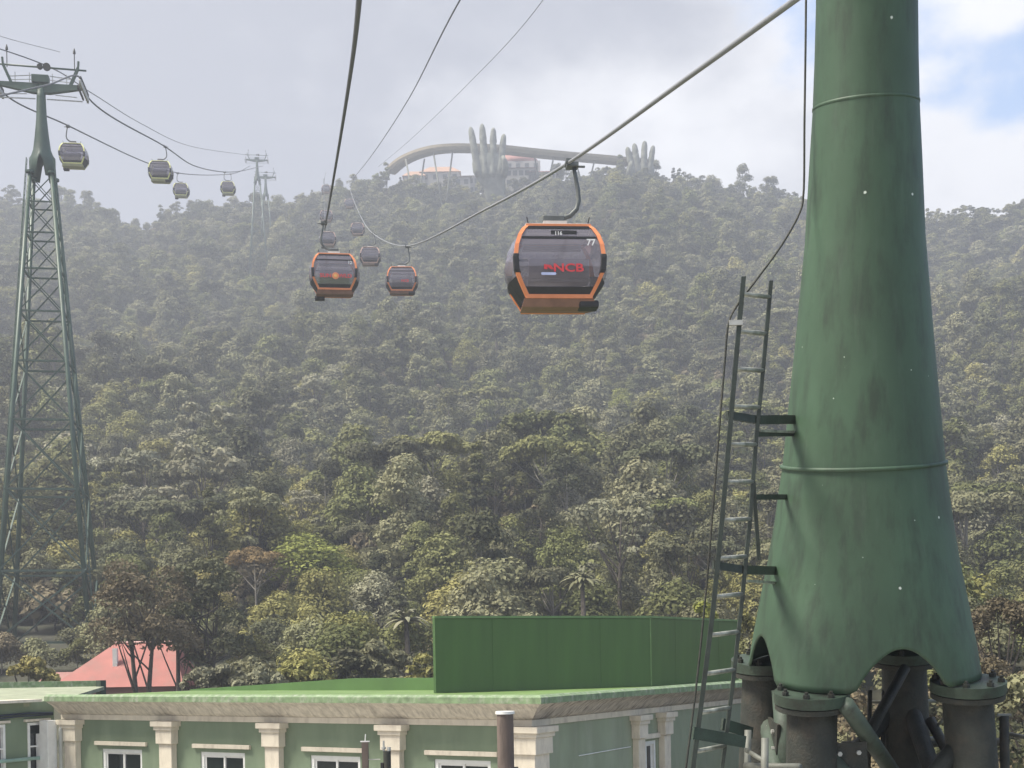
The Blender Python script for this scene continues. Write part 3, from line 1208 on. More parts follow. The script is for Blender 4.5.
sheet_run(A_, B_, 4)
sheet_run(B_, Cc, 4)
D_ = Vector((A_.x + (Cc.x - B_.x), A_.y + (Cc.y - B_.y), 0))
sheet_run(Cc, D_, 4)
sheet_run(D_, A_, 4)
m = MB()
ring = [Vector((q.x - A_.x, q.y - A_.y, 0)) for q in (A_, B_, Cc, D_)]
m.loft([[q + Vector((0, 0, hb - .058)) for q in ring], [q + Vector((0, 0, hb - 0.02)) for q in ring]])
m.build('lid', M_BOX, tank)
m = MB()
for k in range(4):
    a, b = ring[k] + Vector((0, 0, hb - .015)), ring[(k + 1) % 4] + Vector((0, 0, hb - .015))
    m.bar(a, b, 0.09, 0.06)
for q in ring:
    m.box(q.x - .03, q.x + .03, q.y - .03, q.y + .03, .01, hb - .05)  # added pale corner strips stand in for the light change between faces
m.build('top_trim', mat('light_green_trim', (0.13, 0.22, 0.08), 0.5), tank)

# left wing, coming forward from the left end
WX = -LX - 0.45
wing = empty('green_wing', bld.matrix_basis @ Vector((WX, 0, 0)), 'low green wing with tall white-framed windows at the bottom left corner', 'building', None, -TH)
ZE = E - 1.06
mb = MB()
ops = [(0.62, 0.62), (2.0, 0.66)]
ws = [(-o_[0], o_[1]) for o_ in ops]
edges = [0.0]
for cen, w in ops:
    edges += [cen - w / 2, cen + w / 2]
edges.append(9.0)
for k in range(len(edges) - 1):
    if k % 2 == 0:
        mb.box(-0.25, 0, -edges[k + 1], -edges[k], 0, ZE - .02)
    else:
        mb.box(-0.25, 0, -edges[k + 1], -edges[k], 0, E - 3.3)
        mb.box(-0.25, 0, -edges[k + 1], -edges[k], E - 1.66, ZE - .02)
mb.build('wall', M_WALL, wing)
MB().box(-7, -0.6, -9, 0, 0, ZE - .05).build('inner_core', M_DARK, wing)
for cen, w in ops:
    m = MB()
    z0, z1 = E - 3.3, E - 1.66
    fw = 0.075
    m.box(-0.14, 0.03, -cen - w / 2, -cen + w / 2, z1 - fw, z1)
    m.box(-0.14, 0.03, -cen - w / 2, -cen - w / 2 + fw, z0, z1 - fw)
    m.box(-0.14, 0.03, -cen + w / 2 - fw, -cen + w / 2, z0, z1 - fw)
    m.box(-0.14, 0.00, -cen - w / 2 + fw, -cen + w / 2 - fw, z0 + 0.95, z0 + 0.99)
    f = m.build('window', M_WHITE, wing)
    MB().box(-0.10, -0.09, -cen - w / 2 + fw, -cen + w / 2 - fw, z0, z0 + .95).build('pane', M_GLASS, f)
    MB().box(-0.10, -0.09, -cen - w / 2 + fw, -cen + w / 2 - fw, z0 + .99, z1 - fw).build('pane', M_GLASS, f)
    MB().box(0.003, 0.10, -cen - w / 2 - .12, -cen + w / 2 + .12, z1 + .03, z1 + .10).build('lintel', M_CREAM, wing)
MB().box(-0.3, 0.42, -9, -0.75, ZE - .015, ZE + .06).build('eave', M_CREAM, wing)
m = MB()
m.tube([(0.06, -9, ZE - .36), (0.06, -4, ZE - .42), (0.07, -2.0, ZE - .36), (0.06, -0.9, ZE - .33), (0.06, -0.1, ZE - .36)], 0.035, 6)
m.tube([(0.10, -9, ZE - .40), (0.10, -3, ZE - .47), (0.10, -1.2, ZE - .40), (0.06, -0.1, ZE - .40)], 0.025, 6)
m.build('wall_cable', mat('blue_black_cable', (0.012, 0.022, 0.045), 0.5), wing, True)
MB().tube([(0.10, -9, E - 2.66), (0.10, -0.2, E - 2.66)], 0.05, 8).build('wall_pipe', mat('pale_green_pipe', (0.35, 0.52, 0.46), 0.4), wing, True)
# its roof rises to a green capped edge behind
wi = bld.matrix_basis.to_3x3().inverted()
org = Vector(wing.location)
rp = [P(-120, 707, 33.4), P(27, 702.3, 36.3), P(60, 700, 37.6), P(106, 686, 47), P(-120, 690, 45)]
q_ = [wi @ (p - org) for p in rp]
m = MB()
m.loft([[p + Vector((0, 0, -.12)) for p in q_], [p for p in q_]])
m.build('roof', M_ROOFG, wing)
cap = [P(-120, 687.5, 45), P(0, 686, 46), P(106, 684, 47)]
m = MB()
cap = [wi @ (p - org) for p in cap]
for k in range(2):
    m.bar(cap[k], cap[k + 1], 0.35, 0.26)
m.build('roof_cap', M_EDGE, wing)
m = MB()
p0 = wi @ (P(101, 682, 46.6) - org)
m.box(p0.x - .12, p0.x + .12, p0.y - .12, p0.y + .12, p0.z - .5, p0.z + .06)
m.build('roof_post', M_PAINT_OLD, wing)

# white column and pipes at the joint of building and wing
pl = bld.matrix_basis
m = MB().box(-LX - 0.33, -LX + 0.02, -0.62, -0.30, 0, ZW - 0.01)
bevel(m.build('white_column', M_WHITE, bld), 0.015)
MB().box(-LX - 0.50, -LX - 0.335, -0.60, -0.34, 0, ZW - 0.38).build('white_duct', M_WHITE, bld)
m = MB()
m.tube([(-LX + .17, -.30, 0), (-LX + .17, -.30, ZW - .25), (-LX + .17, -.1, ZW - .08)], 0.055, 8)
m.build('downpipe', mat('grey_pipe', (0.35, 0.36, 0.33), 0.5), bld, True)
# thin wire stapled to the side wall
MB().tube([(0.02, 2.2, E - 2.42), (0.02, 5.0, E - 2.40)], 0.012, 5).build('wall_wire', M_WHITE, bld)

# ------------------------------------------------------------------ posts in front of the building
def post(px, py, d, r, label, name, z0=0.0):
    p = P(px, py, d)
    o = empty(name, (p.x, p.y, z0), label, 'post')
    return o, p.z - z0


o, h = post(505, 714, 21, 0.135, 'thick rusty steel post with a white cap before the corner pier', 'steel_post')
MB().tube([(0, 0, 0), (0, 0, h)], 0.135, 20).build('shaft', M_RUST, o, 'auto')
MB().tube([(0, 0, h), (0, 0, h + .045)], 0.155, 20).build('cap', M_WHITE, o, 'auto')
MB().box(0.12, 0.20, -.05, .05, h - .98, h - .86).build('hinge', M_BLACK, o)
o, h = post(365, 742, 20, 0.05, 'thin wooden post with a small white cross arm before the window', 'wooden_post')
MB().box(-.048, .048, -.048, .048, 0, h).build('shaft', M_RUST, o)
MB().box(-.07, .07, -.02, .02, h, h + .016).tube([(0, 0, h), (0.01, 0, h + .12)], 0.008, 5).build('cross_arm', M_WHITE, o)
MB().tube([(0.05, 0, h - .27), (0.23, 0, h - .27)], 0.008, 5).build('link_wire', M_STEEL, o)
o, h = post(387, 751, 20, 0.05, 'grey post with insulators on top before the cream pilaster', 'insulator_post')
MB().tube([(0, 0, 0), (0, 0, h)], 0.06, 10).build('shaft', M_LEG, o, 'auto')
mm = MB()
mm.tube([(-.05, 0, h), (-.05, 0, h + .16)], [0.02, 0.015], 6)
mm.tube([(-.05, 0, h + .03), (-.05, 0, h + .06)], 0.035, 8)
mm.build('insulator', M_STEEL, o)
mm = MB()
mm.tube([(.03, 0, h), (.03, 0, h + .06)], 0.03, 8)
mm.build('insulator', M_STEEL, o)
MB().box(-.10, -.06, -.04, .04, h - .32, h - .18).box(.06, .10, -.04, .04, h - .45, h - .3).build('bracket', M_BLACK, o)

# ------------------------------------------------------------------ house with the pink roof
M_PINK = mat('pink_sheet_roof', (0.36, 0.125, 0.105), 0.7, 0, 0.14, 0.8, 0, 30, stain=(0.27, 0.14, 0.115), stain_amt=0.6, stain_scale=1.2)
M_PINK2 = mat('faded_pink_wall', (0.30, 0.15, 0.13), 0.8, 0, 0.12, 1.0)
hz = P(120, 687, 76)
gz = tz(hz.x, hz.y)
house = empty('pink_house', (hz.x, hz.y, gz), 'small house with a pink metal roof among trees below the lattice tower', 'house')
eav = hz.z - gz
MB().box(-2.9, 3.1, 0.3, 5.7, -1.5, eav + 0.05).build('wall', M_PINK2, house)
rg = eav + 2.6
vs_ = [(-4.2, 0, eav), (3.7, 0, eav), (3.7, 6, eav), (-4.2, 6, eav), (-1.0, 2.6, rg), (2.6, 2.6, rg)]
fs_ = [(0, 1, 5, 4), (1, 2, 5), (2, 3, 4, 5), (3, 0, 4)]
m = MB().add(vs_, fs_)
rf = m.build('roof', M_PINK, house)
so = rf.modifiers.new('thick', 'SOLIDIFY')
so.thickness = 0.06
MB().tube([(-1.05, 2.6, rg + .03), (2.65, 2.6, rg + .03)], 0.08, 6).build('ridge_cap', mat('pale_pink_cap', (0.62, 0.36, 0.33), 0.6), house)
m = MB()
m.box(-0.78, -0.52, 1.2, 1.5, eav + 1.0, rg - 0.32)
m.build('vent_pipe', M_WHITE, house)
p_ = P(62, 684, 78)
lean = MB()
vs_ = [(-6.2, 1.5, eav - .3), (-3.3, 1.5, eav - .3), (-3.3, 4.2, eav + .9), (-5.6, 4.2, eav + .9)]
lean.add(vs_ + [(x, y, z - .08) for x, y, z in vs_], [(0, 1, 2, 3), (7, 6, 5, 4), (0, 4, 5, 1), (1, 5, 6, 2), (2, 6, 7, 3), (3, 7, 4, 0)])
lean.build('lean_to_roof', M_PINK2, house)
MB().box(-5.6, -2.92, 1.9, 4.0, -1.5, eav - .36).build('lean_to_wall', M_PINK2, house)

# ------------------------------------------------------------------ cable cars
M_OR = mat('orange_frame_paint', (0.74, 0.25, 0.10), 0.45, 0, 0.08, 3)
M_OR_D = mat('orange_brown_floor', (0.22, 0.115, 0.08), 0.6, 0, 0.2, 3)
M_YL = mat('pale_yellow_frame_paint', (0.74, 0.74, 0.30), 0.45, 0, 0.08, 3)
M_YL_D = mat('yellow_grey_floor', (0.42, 0.42, 0.26), 0.6, 0, 0.15, 3)
M_CGL = glass_mat('cabin_glass', (0.78, 0.75, 0.80), (0.30, 0.275, 0.33), 0.36, 0.05, 0.10)
M_ROOFC = mat('cabin_roof_grey', (0.55, 0.50, 0.47), 0.5, 0, 0.1, 4)
M_HANG = mat('hanger_grey', (0.10, 0.11, 0.11), 0.5, 0.2, 0.2, 6)
M_RED = mat('red_lettering', (0.55, 0.035, 0.045), 0.5, 0, 0.03)
M_NUM = mat('white_lettering', (0.80, 0.80, 0.80), 0.5, 0, 0.03)
M_SEAT = mat('seat_grey', (0.30, 0.28, 0.30), 0.7, 0, 0.1)

# outline of the end faces: half width and half length at each height
PROF = [(0.02, 0.82, 0.72), (0.09, 0.855, 0.76), (0.32, 0.98, 0.88), (0.54, 1.08, 0.98), (0.70, 1.12, 1.03), (0.98, 1.12, 1.03), (1.25, 1.085, 1.00),
        (1.50, 1.005, 0.92), (1.68, 0.90, 0.84), (1.77, 0.80, 0.78)]


def yat(z):
    return float(np.interp(z, [p[0] for p in PROF], [p[2] for p in PROF]))


def xat(z):
    return float(np.interp(z, [p[0] for p in PROF], [p[1] for p in PROF]))


def cabin(loc, rz, label, group, text=None, number=None, mats=None):
    r = empty('gondola_cabin', loc, label, 'cable car', group, rz)
    for sg in (-1, 1):
        # end frame: a flat ribbon round the outline, orange above and below the black belt
        outl = [(w, ln, z) for z, w, ln in PROF]
        def ribbon(idx, m, name, t=0.085, proud=0.02):
            mb = MB()
            for sx in (-1, 1):
                rings = []
                for k in idx:
                    w, ln, z = outl[k]
                    rings.append([(sx * (w + .015), sg * (ln + proud), z), (sx * (w - t), sg * (ln + proud), z), (sx * (w - t), sg * (ln - .05), z), (sx * (w + .015), sg * (ln - .10), z)])
                mb.loft(rings)
            return mb
        mb = ribbon([5, 6, 7, 8, 9], None, '')
        z, w, ln = PROF[-1]
        mb.box(-w - .01, w + .01, min(sg * (ln + .022), sg * (ln - .05)), max(sg * (ln + .022), sg * (ln - .05)), z - .05, z + .04)
        mb.build('upper_frame', M_OR, r)
        mb = ribbon([0, 1, 2, 3, 4], None, '')
        z, w, ln = PROF[0]
        mb.box(-w - .01, w + .01, min(sg * (ln + .05), sg * (ln - .05)), max(sg * (ln + .05), sg * (ln - .05)), z - .04, z + .055)
        mb.build('lower_frame', M_OR, r)
        for sx in (-1, 1):
            mb = MB()
            mb.loft([[(sx * (w + .035), sg * (ln + .035), z), (sx * (w - .105), sg * (ln + .035), z), (sx * (w - .105), sg * (ln - .16), z), (sx * (w + .035), sg * (ln - .16), z)]
                     for z, w, ln in ((0.54, 1.07, 0.98), (0.62, 1.105, 1.01), (0.92, 1.125, 1.035), (1.0, 1.115, 1.03))])
            bevel(mb.build('belt_bumper', M_BLACK, r), 0.02)
        # glass of the end, following the bulge
        mb = MB()
        vs_, fs_ = [], []
        for k, (z, w, ln) in enumerate(PROF):
            vs_ += [(-w + .06, sg * (ln - .01), z), (w - .06, sg * (ln - .01), z)]
            if k:
                fs_.append((2 * k - 2, 2 * k - 1, 2 * k + 1, 2 * k))
        mb.add(vs_, fs_)
        mb.build('end_glass', M_CGL, r)
        # dark sill panel and the bar across the top
        mb = MB()
        mb.add([(-xat(.08) + .1, sg * (yat(.08) + .004), .08), (xat(.08) - .1, sg * (yat(.08) + .004), .08), (xat(.24) - .1, sg * (yat(.24) + .004), .24), (-xat(.24) + .1, sg * (yat(.24) + .004), .24)], [(0, 1, 2, 3)])
        mb.build('sill_panel', M_BLACK, r)
        z = 1.43
        MB().box(-xat(z) + .1, xat(z) - .1, min(sg * (yat(z) - .02), sg * (yat(z) + .012)), max(sg * (yat(z) - .02), sg * (yat(z) + .012)), z - .035, z + .02).build('window_bar', M_BLACK, r)
        MB().box(-.9 + .14, .9 - .14, min(sg * .70, sg * .84), max(sg * .70, sg * .84), 1.62, 1.74).build('header_panel', M_BLACK, r)
        # side glass, bulging
        mb = MB()
        vs_, fs_ = [], []
        for k, (z, w, ln) in enumerate(PROF):
            vs_ += [(sg * (w - .03), -ln + .05, z), (sg * (w + .16 * math.sin(min(z / 1.9, 1) * math.pi)), -.25, z), (sg * (w + .16 * math.sin(min(z / 1.9, 1) * math.pi)), .25, z), (sg * (w - .03), ln - .05, z)]
            if k:
                a = 4 * k - 4
                fs_ += [(a, a + 1, a + 5, a + 4), (a + 1, a + 2, a + 6, a + 5), (a + 2, a + 3, a + 7, a + 6)]
        mb.add(vs_, fs_).build('door_glass', M_CGL, r, True)
        mb = MB()
        mb.add([(sg * (xat(.04) + .06), -.25, .04), (sg * (xat(.04) + .06), .25, .04), (sg * (xat(.5) + .15), .25, .5), (sg * (xat(.5) + .15), -.25, .5), (sg * (xat(.04) - .01), -.68, .04), (sg * (xat(.5) - .005), -.86, .5), (sg * (xat(.04) - .01), .68, .04), (sg * (xat(.5) - .005), .86, .5)], [(0, 1, 2, 3), (4, 0, 3, 5), (1, 6, 7, 2)])
        mb.build('door_kick_panel', M_BLACK, r)
        # bench
        MB().box(-.75, .75, min(sg * .35, sg * .72), max(sg * .35, sg * .72), .40, .47).box(-.75, .75, min(sg * .70, sg * .76), max(sg * .70, sg * .76), .47, .95).build('bench', M_SEAT, r)
    # roof, floor and the skids under it
    mb = MB()
    mb.loft([[(-.84, -.80, 1.76), (.84, -.80, 1.76), (.84, .80, 1.76), (-.84, .80, 1.76)], [(-.80, -.76, 1.83), (.80, -.76, 1.83), (.80, .76, 1.83), (-.80, .76, 1.83)],
             [(-.5, -.5, 1.90), (.5, -.5, 1.90), (.5, .5, 1.90), (-.5, .5, 1.90)]])
    mb.build('roof', M_ROOFC, r)
    mb = MB()
    mb.loft([[(-.86, -.74, .0), (.86, -.74, .0), (.86, .74, .0), (-.86, .74, .0)], [(-.92, -.62, -.20), (.92, -.62, -.20), (.92, -.2, -.20), (-.92, -.2, -.20)]])
    mb.build('floor', M_OR_D, r)
    bevel(MB().box(.50, 1.0, -.70, -.25, -.23, -.04).build('door_step', M_BLACK, r), 0.05)
    MB().tube([(-.74, -.74, 1.80), (-.78, -.78, 1.98)], 0.015, 5).tube([(.74, -.74, 1.80), (.78, -.78, 1.98)], 0.015, 5).build('antenna', M_BLACK, r)
    # hanger: suspension plate, curved arm, grip
    MB().box(-.30, .30, -.16, .16, 1.89, 2.10).build('roof_plate', M_ROOFC, r)
    bevel(MB().box(-.30, .24, -.09, .09, 2.101, 2.26).build('suspension', M_HANG, r), 0.02)
    ap = [(0.0, 0, 2.19), (0.18, 0, 2.20), (0.40, 0, 2.28), (0.57, 0, 2.45), (0.63, 0, 2.68), (0.61, 0, 2.95), (0.56, 0, 3.25), (0.52, 0, 3.50)]
    MB().tube(ap, [0.06, 0.062, 0.062, 0.06, 0.058, 0.055, 0.05, 0.05], 10).build('hanger_arm', M_HANG, r, True)
    gm = MB().box(.32, .62, -.16, .16, 3.50, 3.60).tube([(.60, 0, 3.53), (.80, 0, 3.53)], .03, 8).box(.30, .44, -.22, .22, 3.58, 3.66)
    gm.build('grip', M_HANG, r)
    if number:
        o = link_obj('number', text_mesh(number, 0.22, M_NUM), r)
        o.location = (xat(1.28) - .30, -yat(1.28) - .022, 1.28)
        o.rotation_euler = (R(90), 0, 0)
    if text == 'N':
        o = link_obj('lettering', text_mesh('NCB', 0.28, M_RED), r)
        o.location = (.20, -yat(.72) - .022, .64)
        o.rotation_euler = (R(87), 0, 0)
        o.scale = (1.32, 1, 1)
        mb = MB().prism([(-.40, .61), (-.32, .61), (-.32, .67), (-.24, .61), (-.16, .61), (-.24, .71), (-.40, .73)], -yat(.72) - .03, -yat(.72) - .022)
        mb.build('emblem', M_RED, r)
        MB().prism([(-.46, .465), (-.12, .465), (-.10, .50), (-.12, .53), (-.46, .53), (-.48, .50)], -yat(.7) - .030, -yat(.7) - .022).build('sticker', mat('pale_blue_sticker', (0.45, 0.50, 0.75), 0.5), r)
        o = link_obj('display', text_mesh('116', 0.13, M_NUM), r)
        o.location = (-.02, -.925, 1.53)
        o.rotation_euler = (R(90), 0, 0)
        MB().box(-.20, .44, -.905, -.82, 1.46, 1.61).build('display_box', M_BLACK, r)
    if text == 'S':
        for tx, x in (('SUN', -.44), ('WLD', .52)):
            o = link_obj('lettering', text_mesh(tx, 0.27, M_RED), r)
            o.location = (x, -yat(.62) - .03, .60)
            o.rotation_euler = (R(86), 0, 0)
            o.scale = (1.1, 1, 1)
        a_ = [(.05 + .17 * math.cos(t * math.pi / 8), .60 + .17 * math.sin(t * math.pi / 8)) for t in range(16)]
        MB().prism(a_, -yat(.8) - .02, -yat(.6) - .01).build('emblem', M_OR, r)
        a_ = [(.05 + .075 * math.cos(t * math.pi / 8), .60 + .075 * math.sin(t * math.pi / 8)) for t in range(16)]
        MB().prism(a_, -yat(.8) - .03, -yat(.6) - .02).build('emblem_heart', mat('emblem_yellow', (0.75, 0.45, 0.12), 0.5), r)
    return r


GR_O = 'orange gondola cabins'
RZ1 = math.atan2(9.6, 67)              # the line runs uphill to the left


def hang(r, px, py, d, dirn):
    """put a cabin so that its grip sits on the rope at this pixel and distance"""
    p = P(px, py, d)
    rz = r.rotation_euler.z
    gx = 0.37 * dirn
    r.location = (p.x - gx * math.cos(rz), p.y - gx * math.sin(rz), p.z - 3.62)
    return p


# the nearest cabin and a plain one to copy
near_c = cabin((0, 0, 0), R(4.5), 'nearest orange-framed cable car cabin with red letters, hanging large before the slope', GR_O, 'N', '77')
B1 = hang(near_c, 568, 163, 33.0, 1)
red_c = cabin((0, 0, 0), RZ1, 'orange cabin with red lettering and an orange round emblem, left of centre', GR_O, 'S', '12')
# mirrored hanger: this cabin travels the other way
for ch in red_c.children:
    if ch.name.startswith(('hanger_arm', 'grip', 'door_step')):
        ch.rotation_euler = (0, 0, math.pi)
A1 = hang(red_c, 326, 222, 66.0, -1)


def plain_copy(src, label, px, py, d, dirn, grp, mats=None, rz=None):
    q = src.copy()
    col.objects.link(q)
    q['label'] = label
    q['group'] = grp
    if rz is not None:
        q.rotation_euler = (0, 0, rz)
    for ch in list(src.children):
        if ch.name.split('.')[0] in ('lettering', 'emblem', 'emblem_heart', 'number', 'sticker', 'display', 'display_box'):
            continue
        k = ch.copy()
        col.objects.link(k)
        k.parent = q
        if mats and k.data.materials[0].name in mats:
            k.material_slots[0].link = 'OBJECT'
            k.material_slots[0].material = mats[k.data.materials[0].name]
    p = P(px, py, d)
    z = q.rotation_euler.z
    gx = 0.37 * dirn
    q.location = (p.x - gx * math.cos(z), p.y - gx * math.sin(z), p.z - 3.62)
    return q, p


q2, B2 = plain_copy(near_c, 'small orange cabin hanging at the low point of the pale rope', 406, 246, 100.0, 1, GR_O)
o = link_obj('lettering', text_mesh('NCB', 0.28, M_RED), q2)
o.location = (.25, -yat(.72) - .022, .64)
o.rotation_euler = (R(87), 0, 0)
FM = {'orange_frame_paint': mat('hazy_orange', (0.55, 0.36, 0.30), 0.5), 'orange_brown_floor': mat('hazy_floor', (0.34, 0.24, 0.21), 0.6)}  # far cabins' paint paled, distance haze put into the colour
q3, B3 = plain_copy(near_c, 'small hazy orange cabin just left of the low point of the pale rope', 373, 233.5, 152.0, 1, GR_O, FM)
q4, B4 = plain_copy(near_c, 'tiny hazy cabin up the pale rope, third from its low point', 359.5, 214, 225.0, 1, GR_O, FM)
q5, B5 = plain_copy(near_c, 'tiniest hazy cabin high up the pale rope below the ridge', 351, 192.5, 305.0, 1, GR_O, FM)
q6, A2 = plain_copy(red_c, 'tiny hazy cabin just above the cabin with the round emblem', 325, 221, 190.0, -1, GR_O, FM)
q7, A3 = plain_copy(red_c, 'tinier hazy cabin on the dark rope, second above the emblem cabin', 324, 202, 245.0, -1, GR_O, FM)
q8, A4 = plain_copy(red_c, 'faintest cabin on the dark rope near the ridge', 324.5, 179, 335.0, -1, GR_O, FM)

# the yellow line
YM = {'orange_frame_paint': M_YL, 'orange_brown_floor': M_YL_D}
GR_Y = 'pale yellow gondola cabins'
RZ2 = math.atan2(37, 268)
Y1 = plain_copy(red_c, 'largest pale yellow cabin, right beside the lattice tower head', 69, 126, 117.0, -1, GR_Y, YM, RZ2)[1]
Y2 = plain_copy(near_c, 'pale yellow cabin second from the lattice tower, against the clouds', 164, 146, 134.0, 1, GR_Y, YM, RZ2)[1]
Y3 = plain_copy(red_c, 'small pale yellow cabin just above the ridge notch', 178.5, 173, 200.0, -1, GR_Y, YM, RZ2)[1]
Y4 = plain_copy(red_c, 'small pale yellow cabin nearest the far towers', 225.5, 172, 214.0, -1, GR_Y, YM, RZ2)[1]
Y5 = plain_copy(near_c, 'tiny yellow cabin partly behind another near the far towers', 230, 174, 268.0, 1, GR_Y, YM, RZ2)[1]


# ------------------------------------------------------------------ ropes
def spline(pts, n=14):
    out_ = []
    pts = [Vector(p) for p in pts]
    ext = [pts[0] * 2 - pts[1]] + pts + [pts[-1] * 2 - pts[-2]]
    for k in range(1, len(ext) - 2):
        p0, p1, p2, p3 = ext[k - 1:k + 3]
        for j in range(n):
            t = j / n
            t1, t2 = (p2 - p0).length, 0
            # centripetal parametrisation keeps long and short spans calm
            d0 = max((p1 - p0).length ** .5, 1e-4)
            d1 = max((p2 - p1).length ** .5, 1e-4)
            d2 = max((p3 - p2).length ** .5, 1e-4)
            m1 = ((p1 - p0) / d0 - (p2 - p0) / (d0 + d1) + (p2 - p1) / d1) * d1
            m2 = ((p2 - p1) / d1 - (p3 - p1) / (d1 + d2) + (p3 - p2) / d2) * d1
            out_.append(p1 * (2 * t ** 3 - 3 * t ** 2 + 1) + m1 * (t ** 3 - 2 * t ** 2 + t) + p2 * (-2 * t ** 3 + 3 * t ** 2) + m2 * (t ** 3 - t ** 2))
    out_.append(pts[-1])
    return out_


def rope(name, pts, r, label, m=M_ROPE, n=14, cat='rope'):
    pts = spline(pts, n)
    rad = r if not isinstance(r, tuple) else [r[0] + (r[1] - r[0]) * k / (len(pts) - 1) for k in range(len(pts))]
    o = MB().tube(pts, rad, 6).build(name, m, None, True)
    return tag(o, label, cat)


up = Vector((0, 0, 0.0))
HEAD_R = P(934, -101, 12.0)
rope('haul_rope', [HEAD_R + Vector((1.7, -12, -3.0)), HEAD_R, P(795, 0, 14.4), P(690, 76, 19.6), B1 + up, P(490, 207, 52), B2, B3, B4, B5, P(348, 180, 380)], (0.030, 0.06),
     'pale steel rope sagging from the top right through the nearest orange cabin', M_ROPE_W)
rope('haul_rope', [P(362, -110, 8.5), P(359, 0, 14.6), P(348, 90, 26), A1, A2, A3, A4, P(326, 172, 380)], (0.030, 0.06),
     'dark steel rope running steeply up from the cabin with the round emblem')
rope('haul_rope', [P(475, -25, 96), P(460, 0, 100), P(408, 100, 190), P(372, 155, 300), P(352, 180, 420)], (0.06, 0.10), 'thin dark rope slanting across the sky left of the bridge', M_ROPE)
rope('haul_rope', [P(560, -25, 118), P(543, 0, 122), P(470, 82, 210), P(410, 140, 320), P(378, 167, 425)], (0.028, 0.05), 'faintest rope slanting across the sky towards the bridge', M_ROPE)
_h = P(41, 86, 95)
_q = Matrix.Translation(_h) @ Matrix.Rotation(R(10), 4, 'Z')
YLb, YLc = [_q @ Vector((-3.02, y_, z_)) for y_, z_ in ((-2.1, -.12), (2.1, .22))]
YRb, YRc = [_q @ Vector((3.02, y_, z_)) for y_, z_ in ((-2.1, -.12), (2.1, .22))]
FT = P(257, 160, 363)
rope('haul_rope', [P(-190, 122, 60), YLb.lerp(P(-190, 122, 60), .3), YLb, YLc, Y1, P(145, 162, 170), Y3, Y5, P(250, 166, 363)], (0.05, 0.08), 'rope of the yellow cabins on the left side of the lattice tower')
rope('haul_rope', [P(-70, 112, 60), YRb.lerp(P(-70, 112, 60), .3), YRb, YRc, Y2, P(195, 166, 175), Y4, P(263, 166, 363)], (0.05, 0.08), 'rope of the yellow cabins on the right side of the lattice tower')
rope('signal_cable', [P(-60, 34, 80), P(0, 49, 90), P(40, 63, 95), P(90, 92, 130), P(140, 123, 190), P(190, 146, 270), P(250, 155.5, 363)], (0.035, 0.06), 'thin cable over the top of the lattice tower')
rope('signal_cable', [P(-40, 20, 200), P(0, 36, 210), P(60, 52, 225)], 0.05, 'faint cable crossing the upper left corner', M_ROPE)

